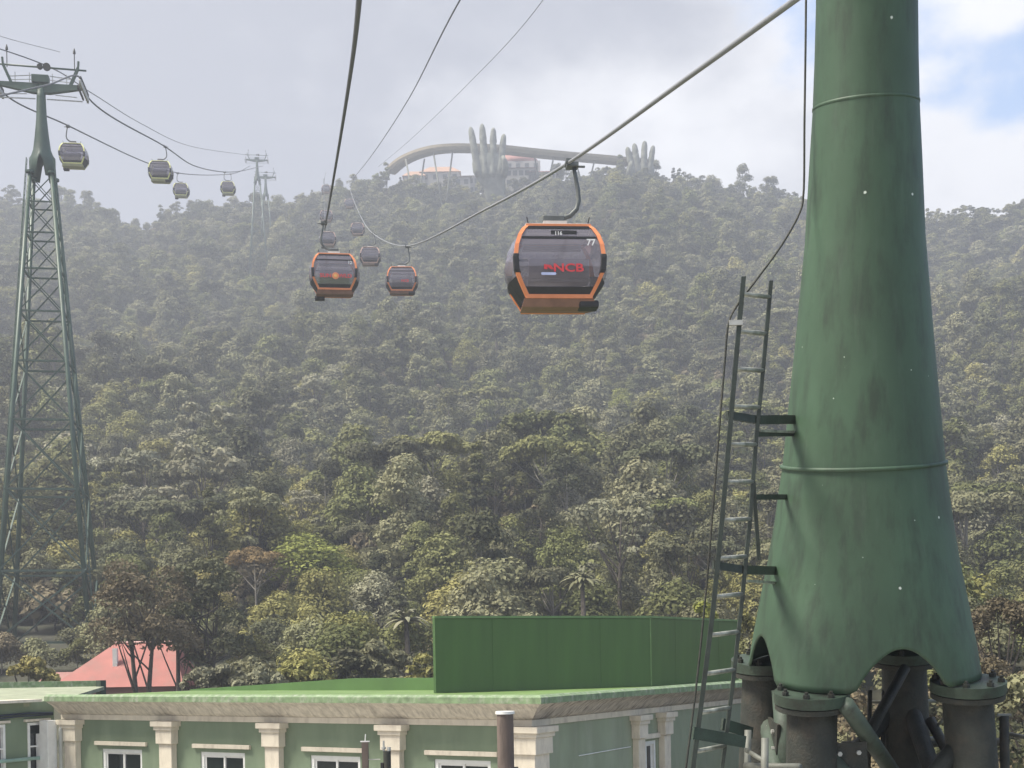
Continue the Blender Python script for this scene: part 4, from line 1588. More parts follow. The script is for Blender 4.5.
# ------------------------------------------------------------------ lattice towers
def lattice_tower(head, depth, height, label, group, yaw, detail=True, lean=0.05):
    """head: point at the middle of the cross arm; the tower runs down from there"""
    r = empty('cable_tower', (head.x, head.y, head.z - height), label, 'tower', group, yaw)
    k = 0.0731                                            # metres per pixel of the tower in front
    H = height
    tz0 = H - 5.9                                         # foot of the tube
    bw = min(0.68 + (tz0) * 0.076, 3.7)
    def hw(z):
        return 0.70 + (tz0 - z) * 0.074
    # tube flaring at the foot, with arched openings
    n = 32
    prof_ = [(0.0, 0.92), (0.5, 0.78), (1.2, 0.62), (2.2, 0.50), (3.4, 0.38), (5.0, 0.32), (5.9, 0.30)]
    rings = []
    for dz, rr in prof_:
        ring = []
        for j in range(n):
            a = 2 * math.pi * j / n
            z = tz0 + dz
            if dz == 0.0:
                arch = max(0, math.cos(2 * (a))) if False else abs(math.cos(2 * a))
                z = tz0 - 0.9 + 1.5 * max(0, math.cos(4 * a)) ** .7 if math.cos(4 * a) > 0 else tz0 - 0.9
            elif dz == 0.5:
                z = tz0 + 0.5 + 0.3 * max(0, math.cos(4 * a))
            ring.append((rr * math.cos(a), rr * math.sin(a), z))
        rings.append(ring)
    mb = MB().loft(rings, True, False)
    o = mb.build('mast_tube', M_LATT, r, True)
    so = o.modifiers.new('thick', 'SOLIDIFY')
    so.thickness = 0.04
    so.offset = -1
    legs = []
    for sx, sy in ((-1, -1), (1, -1), (1, 1), (-1, 1)):
        a = hw(tz0 - .7)
        b = hw(0)
        MB().tube([(sx * a, sy * a, tz0 - .7), (sx * b, sy * b, -1.5)], [0.15, 0.18], 10).build('leg', M_LATT, r, True)
        MB().tube([(sx * a, sy * a, tz0 - .75), (sx * a, sy * a, tz0 - .6)], 0.30, 10).build('flange', M_LATT, r)
    zs = [tz0 - .9]
    stp = 1.95
    while zs[-1] - stp > 0.5:
        zs.append(zs[-1] - stp)
        stp *= 1.17
    zs.append(0.3)
    cs = ((-1, -1), (1, -1), (1, 1), (-1, 1))
    for q in range(len(zs) - 1):
        a, b = hw(zs[q]), hw(zs[q + 1])
        wd = 0.062 + 0.006 * q
        for e in range(4):
            (x0, y0), (x1, y1) = cs[e], cs[(e + 1) % 4]
            MB().bar((x0 * b, y0 * b, zs[q + 1]), (x1 * b, y1 * b, zs[q + 1]), wd * 1.5, wd * 1.5).build('girt', M_LATT, r)
            MB().bar((x0 * a, y0 * a, zs[q]), (x1 * b, y1 * b, zs[q + 1]), wd, wd).build('brace', M_LATT, r)
            MB().bar((x1 * a * 1.02, y1 * a * 1.02, zs[q]), (x0 * b * 1.02, y0 * b * 1.02, zs[q + 1]), wd, wd).build('brace', M_LATT, r)
    # head
    z = H
    m = MB()
    m.loft([[(-3.0, -.16, z + .15), (3.0, -.16, z + .15), (3.0, .16, z + .15), (-3.0, .16, z + .15)],
            [(-3.0, -.16, z - .10), (3.0, -.16, z - .10), (3.0, .16, z - .10), (-3.0, .16, z - .10)],
            [(-.6, -.2, z - .55), (.6, -.2, z - .55), (.6, .2, z - .55), (-.6, .2, z - .55)]])
    m.build('cross_arm', M_LATT, r)
    bevel(MB().box(-.62, .58, -.34, .34, z + .152, z + .72).build('control_box', M_LATT, r), .03)
    m = MB().tube([(-3.3, 0, z + 1.45), (3.2, 0, z + 1.30)], .07, 8)
    m.build('top_beam', M_LATT, r, True)
    for sx in (-1, 1):
        MB().bar((sx * 2.05, 0, z + .1), (sx * 2.62, 0, z + 1.45), .20, .20).bar((sx * 2.62, 0, z + 1.45), (sx * 2.66, 0, z + 1.95), .14, .14).build('strut', M_LATT, r)
        MB().tube([(sx * 2.36, .1, z + 1.3), (sx * 2.36, .1, z + 2.9)], .035, 6).tube([(sx * 2.36, .1, z + 2.55), (sx * 2.36, .1, z + 2.7), (sx * 2.36, .1, z + 2.95)], [.10, .09, .02], 8).build('lightning_rod', M_LEG, r)
        MB().bar((sx * .8, .05, z + .15), (sx * .8, .05, z + .95), .05, .05).bar((sx * 1.8, .05, z + .15), (sx * 1.8, .05, z + .95), .05, .05).bar((sx * .6, .05, z + .78), (sx * 2.2, .05, z + .62), .05, .05).bar((sx * .6, .05, z + .48), (sx * 2.2, .05, z + .36), .04, .04).build('railing', M_STEEL, r)
        MB().bar((sx * 1.0, 0, z - .62), (sx * 2.5, 0, z - .70), .05, .05).bar((sx * .4, 0, z - .95), (sx * 2.9, 0, z - .98), .07, .07).build('catwalk', M_STEEL, r)
        # sheave train
        m = MB()
        dx = sx * 3.02
        m.bar((dx, -1.9, z - .05), (dx, 1.9, z - .05 + .30), .16, .22)
        m.bar((dx - .25, -1.4, z - .45), (dx - .25, 1.4, z - .25), .10, .16)
        m.build('sheave_beam', M_LEG, r)
        for q in range(8):
            yy = -1.85 + q * .53
            MB().tube([(dx - .07, yy, z - .22 + yy * .08), (dx + .07, yy, z - .22 + yy * .08)], .24, 12).build('sheave', M_STEEL, r, 'auto')
    MB().tube([(-.06, -.1, z + 1.42), (-.06, .1, z + 1.42)], .2, 12).tube([(.42, -.1, z + 1.42), (.42, .1, z + 1.42)], .27, 14).build('cable_saddle', M_LEG, r)
    if detail:
        # service ladders up two legs
        for sx in (-1, 1):
            a, b = hw(tz0 - .7) + .2, hw(0) + .2
            m = MB()
            m.tube([(sx * a, -a * .6, tz0 + .3), (sx * b, -b * .6, 0)], .03, 5)
            m.tube([(sx * a, -a * .6 - .35, tz0 + .3), (sx * b, -b * .6 - .35, 0)], .03, 5)
            nn = int(tz0 / .45)
            for q in range(nn):
                t = q / nn
                x = sx * (a + (b - a) * t)
                y = -(a - .0 + (b - a) * t) * .6
                y = -(a * .6) + (-(b * .6) + a * .6) * t
                zz = tz0 + .3 + (0 - tz0 - .3) * t
                m.bar((x, y, zz), (x, y - .35, zz), .025, .025)
            m.build('ladder', M_LATT, r)
    return r


hd = P(41, 86, 95)
lt = lattice_tower(hd, 95, hd.z - tz(hd.x, hd.y) + 0.0, 'tall green lattice cable tower at the left edge', 'cable towers', R(10))
hd2 = P(257, 160, 363)
lattice_tower(hd2, 363, hd2.z - tz(hd2.x, hd2.y), 'distant cable tower with spread arms on the ridge, the taller of two', 'cable towers', R(8), False)
hd3 = P(265.5, 177, 392)
lattice_tower(hd3, 392, hd3.z - tz(hd3.x, hd3.y), 'lower distant cable tower just right of the taller one on the ridge', 'cable towers', R(8), False)

# ------------------------------------------------------------------ the big tower in front
D0, D1 = 12.0, 10.85
BASE = P(861, 668, D0)
TOPV = P(866.5, 0, D1)
ax = (TOPV - BASE)
LEN0 = ax.length
ax.normalize()
side = Vector((1, 0, 0))
side = (side - ax * side.dot(ax)).normalized()
back = ax.cross(side)
if back.y < 0:
    back = -back
rot = Matrix((side, back, ax)).transposed()
if rot.determinant() < 0:
    side = -side
    rot = Matrix((side, back, ax)).transposed()
pyl = empty('tower_mast', BASE, 'huge green flared steel tower mast at the right, standing on four bolted legs', 'tower')
pyl.rotation_mode = 'QUATERNION'
pyl.rotation_quaternion = rot.to_quaternion()
EDGE = [(0, 51.5), (60, 52.6), (110, 54.2), (160, 57), (240, 61), (340, 70), (400, 76), (461, 82), (520, 90), (560, 97), (600, 105.5), (640, 113), (680, 117)]


def at_v(v):
    lo, hi = 0.0, LEN0 * 1.2
    for _ in range(40):
        mid = (lo + hi) / 2
        if pix(BASE + ax * mid)[1] > v:
            lo = mid
        else:
            hi = mid
    return lo


profile = []
for v, h in EDGE:
    t = at_v(v)
    profile.append((t, 0.957 * h * (BASE + ax * t).y / F))
profile.sort()
LEGA = R(5.7)
corners = []
for sx, sy in ((-1, -1), (1, -1), (1, 1), (-1, 1)):
    x, y = 0.703 * sx, 0.703 * sy
    corners.append((x * math.cos(LEGA) - y * math.sin(LEGA), x * math.sin(LEGA) + y * math.cos(LEGA)))
cang = [math.atan2(y, x) for x, y in corners]
sgn = 1 if side.x > 0 else -1


def low_edge(a):
    d = min(abs((a - q + math.pi) % (2 * math.pi) - math.pi) for q in cang)      # 0 at a leg, pi/4 between
    t = min(max((d - R(22)) / (R(45) - R(22)), 0), 1)
    return 0.0 if t == 0 else 0.36 * (math.sin(t * math.pi / 2)) ** 0.75


zz_ = np.array([p[0] for p in profile])
rr_ = np.array([p[1] for p in profile])
NSEG = 128
hts = list(np.linspace(0, 0.62, 12)) + [t for t, _ in profile if t > 0.68] + []
seam_t = at_v(106)
ring_t = at_v(464)
hts = sorted(set([round(float(h), 4) for h in hts] + [round(float(h), 4) for h in np.linspace(.7, LEN0, 24)]))
rings = []
for h in hts:
    ring = []
    for j in range(NSEG):
        a = 2 * math.pi * j / NSEG
        le = low_edge(a)
        z = h if h > 0.62 else le + (0.62 - le) * (h / 0.62)
        rad = float(np.interp(z, zz_, rr_))
        # towards the foot the section swells towards the legs
        d = min(abs((a - q + math.pi) % (2 * math.pi) - math.pi) for q in cang)
        sw = max(0, 1 - z / 1.3) ** 1.5
        rad *= 1 + 0.055 * sw * math.cos(4 * d) - 0.01 * sw
        if z < seam_t:
            pass
        ring.append((rad * math.cos(a), rad * math.sin(a), z))
    rings.append(ring)
# the mast ends out of sight above in a head plate
rings.append([(rr_[-1] * math.cos(2 * math.pi * j / NSEG), rr_[-1] * math.sin(2 * math.pi * j / NSEG), LEN0 + 0.55) for j in range(NSEG)])
M_MAST = mat('mast_green_paint', (0.047, 0.090, 0.054), 0.56, 0, 0.24, 1.6, 0.07, 14, (1, 1, 0.5),
             stain=(0.028, 0.042, 0.030), stain_amt=0.7, stain_scale=4.0, stain_stretch=(1.6, 1.6, 0.38))
nt, lk = M_MAST.node_tree.nodes, M_MAST.node_tree.links
pb = nt['Principled BSDF']
src = pb.inputs['Base Color'].links[0].from_socket
tcx = nt.new('ShaderNodeTexCoord')


def speck(scale, thr, src, colr, off, soft=0.02):
    mp = nt.new('ShaderNodeMapping')
    mp.inputs['Location'].default_value = off
    lk.new(tcx.outputs['Object'], mp.inputs[0])
    vo = nt.new('ShaderNodeTexVoronoi')
    vo.inputs['Scale'].default_value = scale
    nz = nt.new('ShaderNodeTexNoise')
    nz.inputs['Scale'].default_value = 60
    mv = nt.new('ShaderNodeMix')
    mv.data_type = 'VECTOR'
    mv.inputs[0].default_value = 0.012
    lk.new(mp.outputs[0], mv.inputs[4])
    lk.new(nz.outputs[1], mv.inputs[5])
    lk.new(mp.outputs[0], nz.inputs['Vector'])
    lk.new(mv.outputs[1], vo.inputs['Vector'])
    r1 = nt.new('ShaderNodeMapRange')
    r1.inputs[1].default_value = thr + soft
    r1.inputs[2].default_value = thr
    lk.new(vo.outputs['Distance'], r1.inputs[0])
    # only some of the cells carry a chip
    gt = nt.new('ShaderNodeMath')
    gt.operation = 'GREATER_THAN'
    gt.inputs[1].default_value = 0.88
    sp = nt.new('ShaderNodeSeparateColor')
    lk.new(vo.outputs['Color'], sp.inputs[0])
    lk.new(sp.outputs[0], gt.inputs[0])
    mu = nt.new('ShaderNodeMath')
    mu.operation = 'MULTIPLY'
    lk.new(r1.outputs[0], mu.inputs[0])
    lk.new(gt.outputs[0], mu.inputs[1])
    mx = nt.new('ShaderNodeMix')
    mx.data_type = 'RGBA'
    lk.new(mu.outputs[0], mx.inputs[0])
    lk.new(src, mx.inputs[6])
    mx.inputs[7].default_value = (*colr, 1)
    return mx.outputs[2]


mpz = nt.new('ShaderNodeMapping')                     # chalky water runs down the paint
mpz.inputs['Scale'].default_value = (9, 9, 0.5)
lk.new(tcx.outputs['Object'], mpz.inputs[0])
nzz = nt.new('ShaderNodeTexNoise')
nzz.inputs['Scale'].default_value = 1.6
nzz.inputs['Detail'].default_value = 8
nzz.inputs['Roughness'].default_value = 0.7
lk.new(mpz.outputs[0], nzz.inputs['Vector'])
rzz = nt.new('ShaderNodeMapRange')
rzz.inputs[1].default_value = 0.55
rzz.inputs[2].default_value = 0.75
rzz.inputs[4].default_value = 0.38
lk.new(nzz.outputs[0], rzz.inputs[0])
mzz = nt.new('ShaderNodeMix')
mzz.data_type = 'RGBA'
lk.new(rzz.outputs[0], mzz.inputs[0])
lk.new(src, mzz.inputs[6])
mzz.inputs[7].default_value = (0.085, 0.125, 0.092, 1)
src = mzz.outputs[2]
src = speck(5.0, 0.05, src, (0.62, 0.66, 0.60), (0.3, 0.1, 0.2))
src = speck(11.0, 0.05, src, (0.45, 0.52, 0.44), (1.3, 0.7, 0.9))
lk.new(src, pb.inputs['Base Color'])
mb = MB().loft(rings, True, False)
o = mb.build('mast_tube', M_MAST, pyl, True)
so = o.modifiers.new('thick', 'SOLIDIFY')
so.thickness = 0.022
so.offset = -1


def hoop(t, proud, half, name, m):
    rad = float(np.interp(t, zz_, rr_))
    pr = [(rad - .01, t - half), (rad + proud, t - half * .6), (rad + proud, t + half * .6), (rad - .01, t + half)]
    rings = [[(q * math.cos(2 * math.pi * j / NSEG), q * math.sin(2 * math.pi * j / NSEG), z) for q, z in pr] for j in range(NSEG)]
    mb = MB()
    k = len(pr)
    for rg_ in rings:
        mb.v += rg_
    for j in range(NSEG):
        for q in range(k - 1):
            a, b = j * k + q, ((j + 1) % NSEG) * k + q
            mb.f.append((a, b, b + 1, a + 1))
    return mb.build(name, m, pyl, True)


hoop(ring_t, 0.022, 0.020, 'weld_ring', M_MAST)
hoop(seam_t, 0.004, 0.018, 'seam_ring', M_MAST)
MB().tube([(0, 0, LEN0 + .5), (0, 0, LEN0 + .62)], .62, 32).build('head_plate', M_PAINT_OLD, pyl)
HL = rot.inverted() @ (HEAD_R - BASE)
hx = HL.x
MB().bar((0, HL.y, LEN0 + .75), (hx * 1.05, HL.y, HL.z - .35), .26, .22).box(-.2, .2, -.3, .3, LEN0 + .6, LEN0 + .9).build('head_arm', M_PAINT_OLD, pyl)
for q in range(6):
    yy = HL.y - .8 + q * .32
    zc = HL.z - .19 - (yy - HL.y) * -.10
    MB().tube([(hx - .05, yy, zc), (hx + .05, yy, zc)], .15, 14).build('sheave', M_STEEL, pyl, 'auto')
MB().bar((hx, HL.y - 1.0, HL.z - .3), (hx, HL.y + 1.0, HL.z - .12), .06, .14).build('sheave_beam', M_LEG, pyl)
# flanges, bolts and legs
gvec = rot.inverted() @ Vector((0, 0, -1))
for k, (x, y) in enumerate(corners):
    fl = MB().tube([(x, y, -0.105), (x, y, -0.012)], 0.322, 40).build('flange', M_PAINT_OLD, pyl, 'auto')
    MB().tube([(x, y, -0.16), (x, y, -0.115)], 0.315, 40).build('lower_flange', M_LEG, pyl, 'auto')
    for q in range(8):
        a = 2 * math.pi * (q + .5) / 8
        bx_, by_ = x + .272 * math.cos(a), y + .272 * math.sin(a)
        MB().tube([(bx_, by_, -.012), (bx_, by_, .022)], .030, 6).tube([(bx_, by_, .022), (bx_, by_, .045)], .016, 6).build('bolt', M_LEG, pyl)
    t = (BASE.z + 0.4)
    ox, oy = x * 0.55, y * 0.55
    foot = Vector((x, y, -.2)) + gvec * (BASE.z + 0.1) + Vector((ox, oy, 0))
    MB().tube([(x, y, -.2), foot], [0.215, 0.24], 28, False).build('leg', M_LEG, pyl, True)
M_BR = mat('grey_green_brace', (0.060, 0.085, 0.064), 0.6, 0, 0.3, 5, 0.2, 50, stain=(0.03, 0.03, 0.025), stain_amt=0.8, stain_scale=5)


def leg_at(k, drop):
    x, y = corners[k]
    f_ = drop / (BASE.z + .1)
    return Vector((x * (1 + .55 * f_), y * (1 + .55 * f_), -.2)) + gvec * drop


for k in range(4):
    n2 = (k + 1) % 4
    MB().tube([leg_at(k, .25), leg_at(n2, 1.9)], .085, 14).build('brace', M_BR if k in (0, 3) else M_LEG, pyl, True)
    MB().tube([leg_at(n2, .25), leg_at(k, 1.9)], .085, 14).build('brace', M_LEG, pyl, True)
    MB().tube([leg_at(k, 2.1), leg_at(n2, 2.1)], .085, 14).build('girt', M_LEG, pyl, True)
    MB().tube([leg_at(k, 2.2), leg_at(n2, 5.6)], .085, 12).build('brace', M_LEG, pyl, True)
    MB().tube([leg_at(n2, 2.2), leg_at(k, 5.6)], .085, 12).build('brace', M_LEG, pyl, True)
    MB().tube([leg_at(k, 5.8), leg_at(n2, 5.8)], .085, 12).build('girt', M_LEG, pyl, True)
# conduits and stays between the legs
for a, b, r_ in (((905, 668, 12.2), (846, 775, 11.4), .05), ((846, 705, 11.0), (905, 790, 12.4), .075), ((930, 720, 12.6), (968, 790, 12.0), .05), ((782, 690, 12.3), (790, 790, 12.2), .10),
                 ((870, 690, 12.8), (868, 800, 12.8), .022), ((884, 690, 12.8), (881, 800, 12.8), .022), ((842, 745, 12.9), (1000, 742, 12.9), .04)):
    MB().tube([rot.inverted() @ (P(*a) - BASE), rot.inverted() @ (P(*b) - BASE)], r_, 12).build('stay', M_BR if r_ > .07 else M_LEG, pyl, True)
# gusset plates with bolts where the braces meet the front leg
for k, dr in ((0, .45), (1, .40), (3, .5)):
    p = leg_at(k, dr)
    q = leg_at((k + 1) % 4, dr)
    d = (q - p).normalized()
    a, b = p + d * .16, p + d * .5
    MB().bar(a, b, .03, .34, up=gvec).build('gusset', M_LEG, pyl)
    for e in range(4):
        c_ = a.lerp(b, .25 + .5 * (e % 2)) + gvec * (-.08 + .16 * (e // 2))
        nrm = d.cross(gvec).normalized()
        MB().tube([c_ - nrm * .04, c_ + nrm * .04], .022, 6).build('bolt', M_STEEL, pyl)

# ladder -------------------------------------------------------------
lad = empty('ladder', P(690, 768, 10.6), 'dark steel ladder with worn rungs fixed to the left of the big green mast', 'ladder')
lo_ = Vector(lad.location)
LR = [(743.5, 277), (735, 370), (729, 440), (722, 520), (713, 610), (703, 690), (693, 768), (683, 850)]
RR = [(771, 281), (763, 370), (756, 440), (750, 520), (741, 610), (732, 690), (722, 768), (712, 850)]
DL, DR = 10.62, 10.86
for pts, d, w in ((LR, DL, .036), (RR, DR, .031)):
    m = MB()
    ps = [P(u, v, d) - lo_ for u, v in pts]
    rings = []
    for p in ps:
        rings.append([p + Vector((-w / 2, -.018, 0)), p + Vector((w / 2, -.018, 0)), p + Vector((w / 2, .018, 0)), p + Vector((-w / 2, .018, 0))])
    m.loft(rings)
    m.build('rail', M_LADDER, lad)


def rail_at(pts, v):
    return float(np.interp(v, [q[1] for q in pts], [q[0] for q in pts]))


v = 294.0
while v < 845:
    a = P(rail_at(LR, v), v, DL) - lo_
    vr = v + 3 - 8.5 * (v - 294) / 440
    b = P(rail_at(RR, vr), vr, DR) - lo_
    MB().tube([a, b], .0195, 8).build('rung', M_RUNG, lad, True)
    v += 37.4 + (v - 294) * 0.0035


def surf(v, dx=0):
    """point on the left side of the mast at image height v"""
    t = at_v(v)
    rad = float(np.interp(t, zz_, rr_))
    q = BASE + ax * t
    return q + Vector((-rad * .97, -rad * .15, 0))


for v, kind in ((420, 0), (434, 1), (497, 2), (570, 0)):
    e = surf(v) - lo_ + Vector((.05, 0.02, 0))
    a = P(rail_at(LR, v) - 4, v - 5, DL + .03) - lo_
    b = P(rail_at(RR, v), v, DR + .03) - lo_
    if kind == 0:
        MB().bar(a, b, .03, .065).bar(b, e, .03, .075).build('bracket', M_LADDER, lad)
        MB().bar(b + Vector((.0, .02, -.09)), e + Vector((0, .02, -.11)), .05, .02).build('bracket_plate', M_RUNG, lad)
    else:
        MB().bar(b, e, .03, .045).build('bracket', M_LADDER, lad)
a = P(753, 478, DR) - lo_
b = P(759, 560, DR + .1) - lo_
MB().bar(a, b, .03, .03).build('strap', M_LADDER, lad)
a = P(693, 733, DL - .05) - lo_
b = P(745, 742, DR - .05) - lo_
MB().bar(a, b, .02, .10).bar(P(722, 724, DR + .1) - lo_, P(752, 733, DR + .4) - lo_, .02, .10).build('clamp', M_PAINT_OLD, lad)
# cable drooping from above to the ladder and down beside it
cable_p = [P(806, -60, 11.0), P(806, 0, 11.0), P(804.5, 120, 11.0), P(803, 200, 11.0), P(800, 212, 10.98), P(783, 243, 10.9), P(757, 279, 10.75),
           P(736, 307, 10.62), P(729, 322, 10.6), P(725, 360, 10.6), P(716, 470, 10.6), P(707, 580, 10.6), P(697, 680, 10.6), P(686, 768, 10.6), P(678, 840, 10.6)]
tag(MB().tube(spline(cable_p, 5), .0095, 6).build('signal_cable', M_LEG, None, True), 'thin black cable drooping from above to the ladder and down beside it', 'cable')
MB().box(-.05, .06, -.02, .02, -.02, .02).build('cable_clip', M_STEEL, lad).location = P(735, 323, 10.6) - lo_

# railing round the tower legs
M_RAIL = mat('weathered_rail', (0.15, 0.155, 0.135), 0.6, 0.0, 0.25, 8, stain=(0.1, 0.1, 0.08), stain_amt=.6, stain_scale=6)
plat = empty('service_railing', P(865, 790, 11.6), 'grey pipe railing and walkway bars between the tower legs', 'railing')
po = Vector(plat.location)


def pipe(a, b, r, name='rail', m=M_RAIL):
    return MB().tube([P(*a) - po, P(*b) - po], r, 8).build(name, m, plat, True)


pipe((765, 738, 10.4), (764, 830, 10.4), .03, 'post')
pipe((748, 730, 11.0), (747, 830, 11.0), .03, 'post')
pipe((746, 750, 10.9), (764, 761, 10.5), .02)
pipe((745, 766, 10.9), (800, 767, 10.5), .03)
pipe((870, 702, 12.9), (936, 701, 12.9), .018)
pipe((900, 739, 12.8), (946, 738, 12.8), .02)
pipe((1004, 716, 11.9), (1006, 830, 11.9), .045, 'post', M_LEG)
pipe((1008, 734, 12.0), (1060, 744, 11.6), .022)
pipe((938, 725, 12.5), (947, 715, 12.5), .015)
MB().tube([P(997, 715.5, 11.9) - po, P(1011, 715.5, 11.9) - po], .018, 8).build('post_cap', M_RAIL, plat)

# ------------------------------------------------------------------ hands, bridge and houses on the ridge
M_STONE = mat('mossy_stone', (0.15, 0.155, 0.13), 0.9, 0, 0.55, 0.6, 0.6, 1.2, stain=(0.12, 0.13, 0.09), stain_amt=0.8, stain_scale=0.5, stain_stretch=(1, 1, .4))


def ell(cx, cz, rx, ry, z=None, n=14, cy=0.0):
    return [(cx + rx * math.cos(2 * math.pi * j / n), cy + ry * math.sin(2 * math.pi * j / n), cz) for j in range(n)]


def stone_hand(px, py, d, tips, palm, label, ground_drop, mirror=1):
    """tips: list of (px, py, half width px); palm: list of (py, px centre, half width px)"""
    k = d / F
    base = P(px, py, d)
    r = empty('stone_hand', (base.x, base.y, base.z - ground_drop), label, 'statue')
    def loc(u, v):
        p = P(u, v, d)
        return p.x - base.x, p.z - base.z + ground_drop
    mb = MB()
    rings = []
    for v, u, hw_ in palm:
        x, z = loc(u, v)
        rings.append(ell(x, z, hw_ * k, hw_ * k * 0.45))
    mb.loft(rings)
    for (tu, tv, hw_, bu, bv) in tips:
        x1, z1 = loc(tu, tv)
        x0, z0 = loc(bu, bv)
        w = hw_ * k
        pts, rad = [], []
        for t, f_ in ((-.12, .95), (0, 1.02), (.2, .98), (.38, .92), (.42, 1.03), (.5, .95), (.66, .86), (.70, .94), (.78, .86), (.9, .74), (.96, .55), (1.0, .25)):
            yy = -w * (1.1 - 0.5 * max(t, 0))
            pts.append((x0 + (x1 - x0) * t, yy, z0 + (z1 - z0) * t))
            rad.append(w * f_)
        mb.tube(pts, rad, 10)
    # thumb, bent across the front of the palm
    v0, u0, h0 = palm[len(palm) // 2]
    x, z = loc(u0 + mirror * h0 * .8, v0 + 2)
    w = 3.4 * k
    mb.tube([(x, -.3 * h0 * k, z - 4 * k), (x + mirror * 2 * k, -.75 * h0 * k, z + 1 * k), (x + mirror * 1 * k, -.95 * h0 * k, z + 7 * k), (x - mirror * .5 * k, -.95 * h0 * k, z + 12 * k)], [w * 1.1, w, w * .85, w * .45], 10)
    o = mb.build('hand', M_STONE, r, True)
    return r


stone_hand(488, 192, 400, [(470.5, 128, 3.9, 478, 172), (482, 125, 4.1, 485.5, 174), (493.5, 129, 4.0, 492.5, 174), (504, 135, 3.7, 500, 172)],
           [(208, 497, 9), (196, 495, 10), (188, 494, 11), (180, 491.5, 14), (172, 490, 17), (163, 489, 17), (157, 489, 15.5), (154, 489, 13)],
           'giant weathered stone hand rising in front of the curved bridge on the ridge', 6.0)
stone_hand(640, 172, 421, [(627, 148, 3.4, 632, 172), (634, 144.5, 3.5, 637.5, 172), (644.5, 142, 3.5, 643, 172), (653, 146.5, 3.2, 649, 172)],
           [(196, 641, 9), (184, 641, 11), (176, 641, 13), (170, 641, 13.5), (165, 641, 12)],
           'second stone hand, only its fingers showing above the trees at right', 6.0, -1)

BZ = P(468, 150, 410).z
M_DECK = mat('ochre_bridge', (0.26, 0.21, 0.13), 0.6, 0, 0.15, 0.5)
bridge = empty('curved_bridge', P(500, 170, 415), 'curved ochre footbridge carried by the stone hands along the ridge', 'bridge')
bo = Vector(bridge.location)
bp_ = []
for u, v in ((391, 172), (401, 163.5), (412, 157.5), (425, 153), (439, 150.2), (455, 149.2), (468, 149.3), (487, 149.8), (506, 151), (525, 153), (544, 155), (565, 157), (585, 158.8), (605, 160.5), (626, 162.5), (650, 165)):
    d = 410.0
    for _ in range(6):
        d = d * (BZ - E) / (P(u, v, d).z - E)
    bp_.append(P(u, v, d) - bo)
bp_ = spline(bp_, 4)
rings = []
for k, p in enumerate(bp_):
    d = (bp_[min(k + 1, len(bp_) - 1)] - bp_[max(k - 1, 0)])
    d.z = 0
    d.normalize()
    nrm = Vector((-d.y, d.x, 0))
    rings.append((p, nrm))
m = MB().loft([[p - n_ * 2.0 + Vector((0, 0, .2)), p + n_ * 2.0 + Vector((0, 0, .2)), p + n_ * 1.5 + Vector((0, 0, -.7)), p - n_ * 1.5 + Vector((0, 0, -.7))] for p, n_ in rings])
m.build('deck', M_DECK, bridge)
for sg in (-1, 1):
    m = MB().loft([[p + n_ * sg * 1.95 + Vector((0, 0, .2)), p + n_ * sg * 1.80 + Vector((0, 0, .2)), p + n_ * sg * 1.80 + Vector((0, 0, 1.1)), p + n_ * sg * 1.95 + Vector((0, 0, 1.1))] for p, n_ in rings])
    m.build('parapet', M_DECK, bridge)
for idx in (9, 17, 40, 48, 56):
    p = bp_[idx]
    gz_ = tz(p.x + bo.x, p.y + bo.y) - bo.z
    for dx in (-3.0, 3.0):
        MB().tube([p + Vector((dx, 0, -.9)), Vector((p.x, p.y, min(gz_, p.z - 6)))], .26, 8).build('support', M_STONE, bridge, True)

M_HW = mat('pale_house_wall', (0.36, 0.34, 0.32), 0.85, 0, 0.1, 0.6)
M_HR = mat('peach_roof', (0.36, 0.22, 0.15), 0.7, 0, 0.12, 0.6)
M_HR2 = mat('red_roof', (0.28, 0.11, 0.09), 0.7, 0, 0.12, 0.6)
M_WD = mat('dark_window', (0.05, 0.055, 0.06), 0.3)


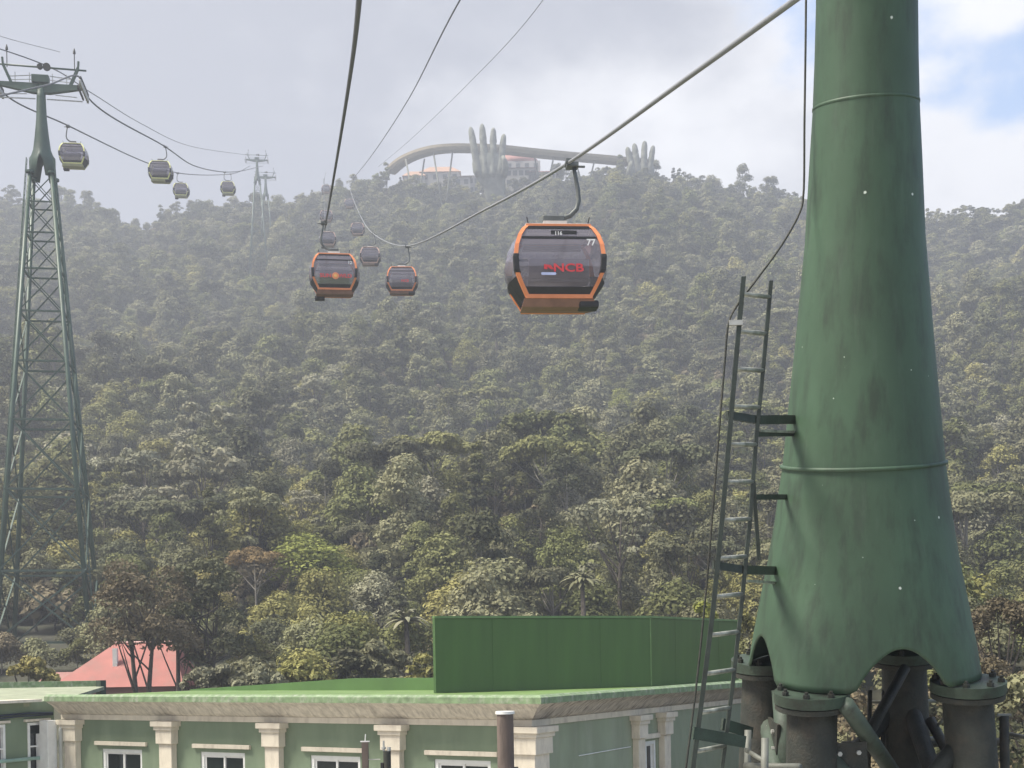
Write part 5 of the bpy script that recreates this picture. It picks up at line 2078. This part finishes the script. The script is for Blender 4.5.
def ridge_house(px, py, d, w, h, dp, roofm, label, rise, win=3, dome=False):
    """py is the eave line"""
    p = P(px, py, d)
    z0 = min(tz(p.x, p.y), p.z - h)
    r = empty('ridge_house', (p.x, p.y, z0), label, 'house')
    H = p.z - z0
    MB().box(-w / 2, w / 2, 0, dp, -1, H).build('wall', M_HW, r)
    if dome:
        rings = []
        for t in range(7):
            a = t / 6 * math.pi / 2
            rings.append(ell(0, H + rise * math.sin(a), max(w * .52 * math.cos(a), .15), max(dp * .52 * math.cos(a), .15), None, 20, dp / 2))
        MB().loft(rings).build('roof', roofm, r, True)
        MB().tube([(0, dp / 2, H + rise - .1), (0, dp / 2, H + rise + 1.8)], [.18, .05], 6).build('finial', M_HW, r)
    else:
        vs_ = [(-w / 2 - .5, -.5, H), (w / 2 + .5, -.5, H), (w / 2 + .5, dp + .5, H), (-w / 2 - .5, dp + .5, H), (-w * .28, dp / 2, H + rise), (w * .28, dp / 2, H + rise)]
        MB().add(vs_, [(0, 1, 5, 4), (1, 2, 5), (2, 3, 4, 5), (3, 0, 4), (0, 3, 2, 1)]).build('roof', roofm, r)
    rows = max(1, int(h // 3.0))
    for rw in range(rows):
        for k in range(win):
            x = -w / 2 + w * (k + .5) / win
            zc = H - 1.6 - rw * 3.0
            MB().box(x - .7, x + .7, -.06, .1, zc - .8, zc + .8).build('window', M_WD, r)
    return r


ridge_house(440, 172, 436, 13, 6, 9, M_HR, 'peach-roofed house under the left curve of the bridge', 3.4, 4)
ridge_house(458, 177, 432, 8, 6, 8, M_HW, 'pale flat house left of the stone hand under the bridge', 0.8, 3)
ridge_house(471, 176, 434, 5.5, 6, 6, M_HW, 'small white house close to the wrist of the stone hand', 0.6, 3)
ridge_house(414, 176, 434, 7, 5, 7, M_HR, 'low peach-roofed house at the left end of the bridge', 2.8, 2)
ridge_house(518, 161, 440, 15, 9, 12, M_HR2, 'red domed pavilion rising behind the bridge', 4.6, 5, True)
ridge_house(521, 168, 424, 10, 6, 7, M_HR2, 'red-roofed house with white walls right of the stone hand', 1.2, 5)
ridge_house(542, 172, 424, 9, 5, 7, M_HR2, 'second red-roofed house farther right under the bridge', 1.6, 4)

# ------------------------------------------------------------------ haze: even, pale air round everything
bm = MB().box(-640, 640, -190, 840, -3.5, 232)
hz_o = bm.build('haze', None)
tag(hz_o, 'thin pale haze filling the valley air', 'haze', kind='stuff')
hm = bpy.data.materials.new('haze_air')
hm.use_nodes = True
hn, hl = hm.node_tree.nodes, hm.node_tree.links
hn.clear()
ho = hn.new('ShaderNodeOutputMaterial')
pv = hn.new('ShaderNodeVolumePrincipled')
pv.inputs['Color'].default_value = (0.82, 0.87, 1.0, 1)
pv.inputs['Density'].default_value = 0.00122
pv.inputs['Anisotropy'].default_value = 0.2
hl.new(pv.outputs[0], ho.inputs['Volume'])
hz_o.data.materials.append(hm)
hz_o.visible_shadow = True
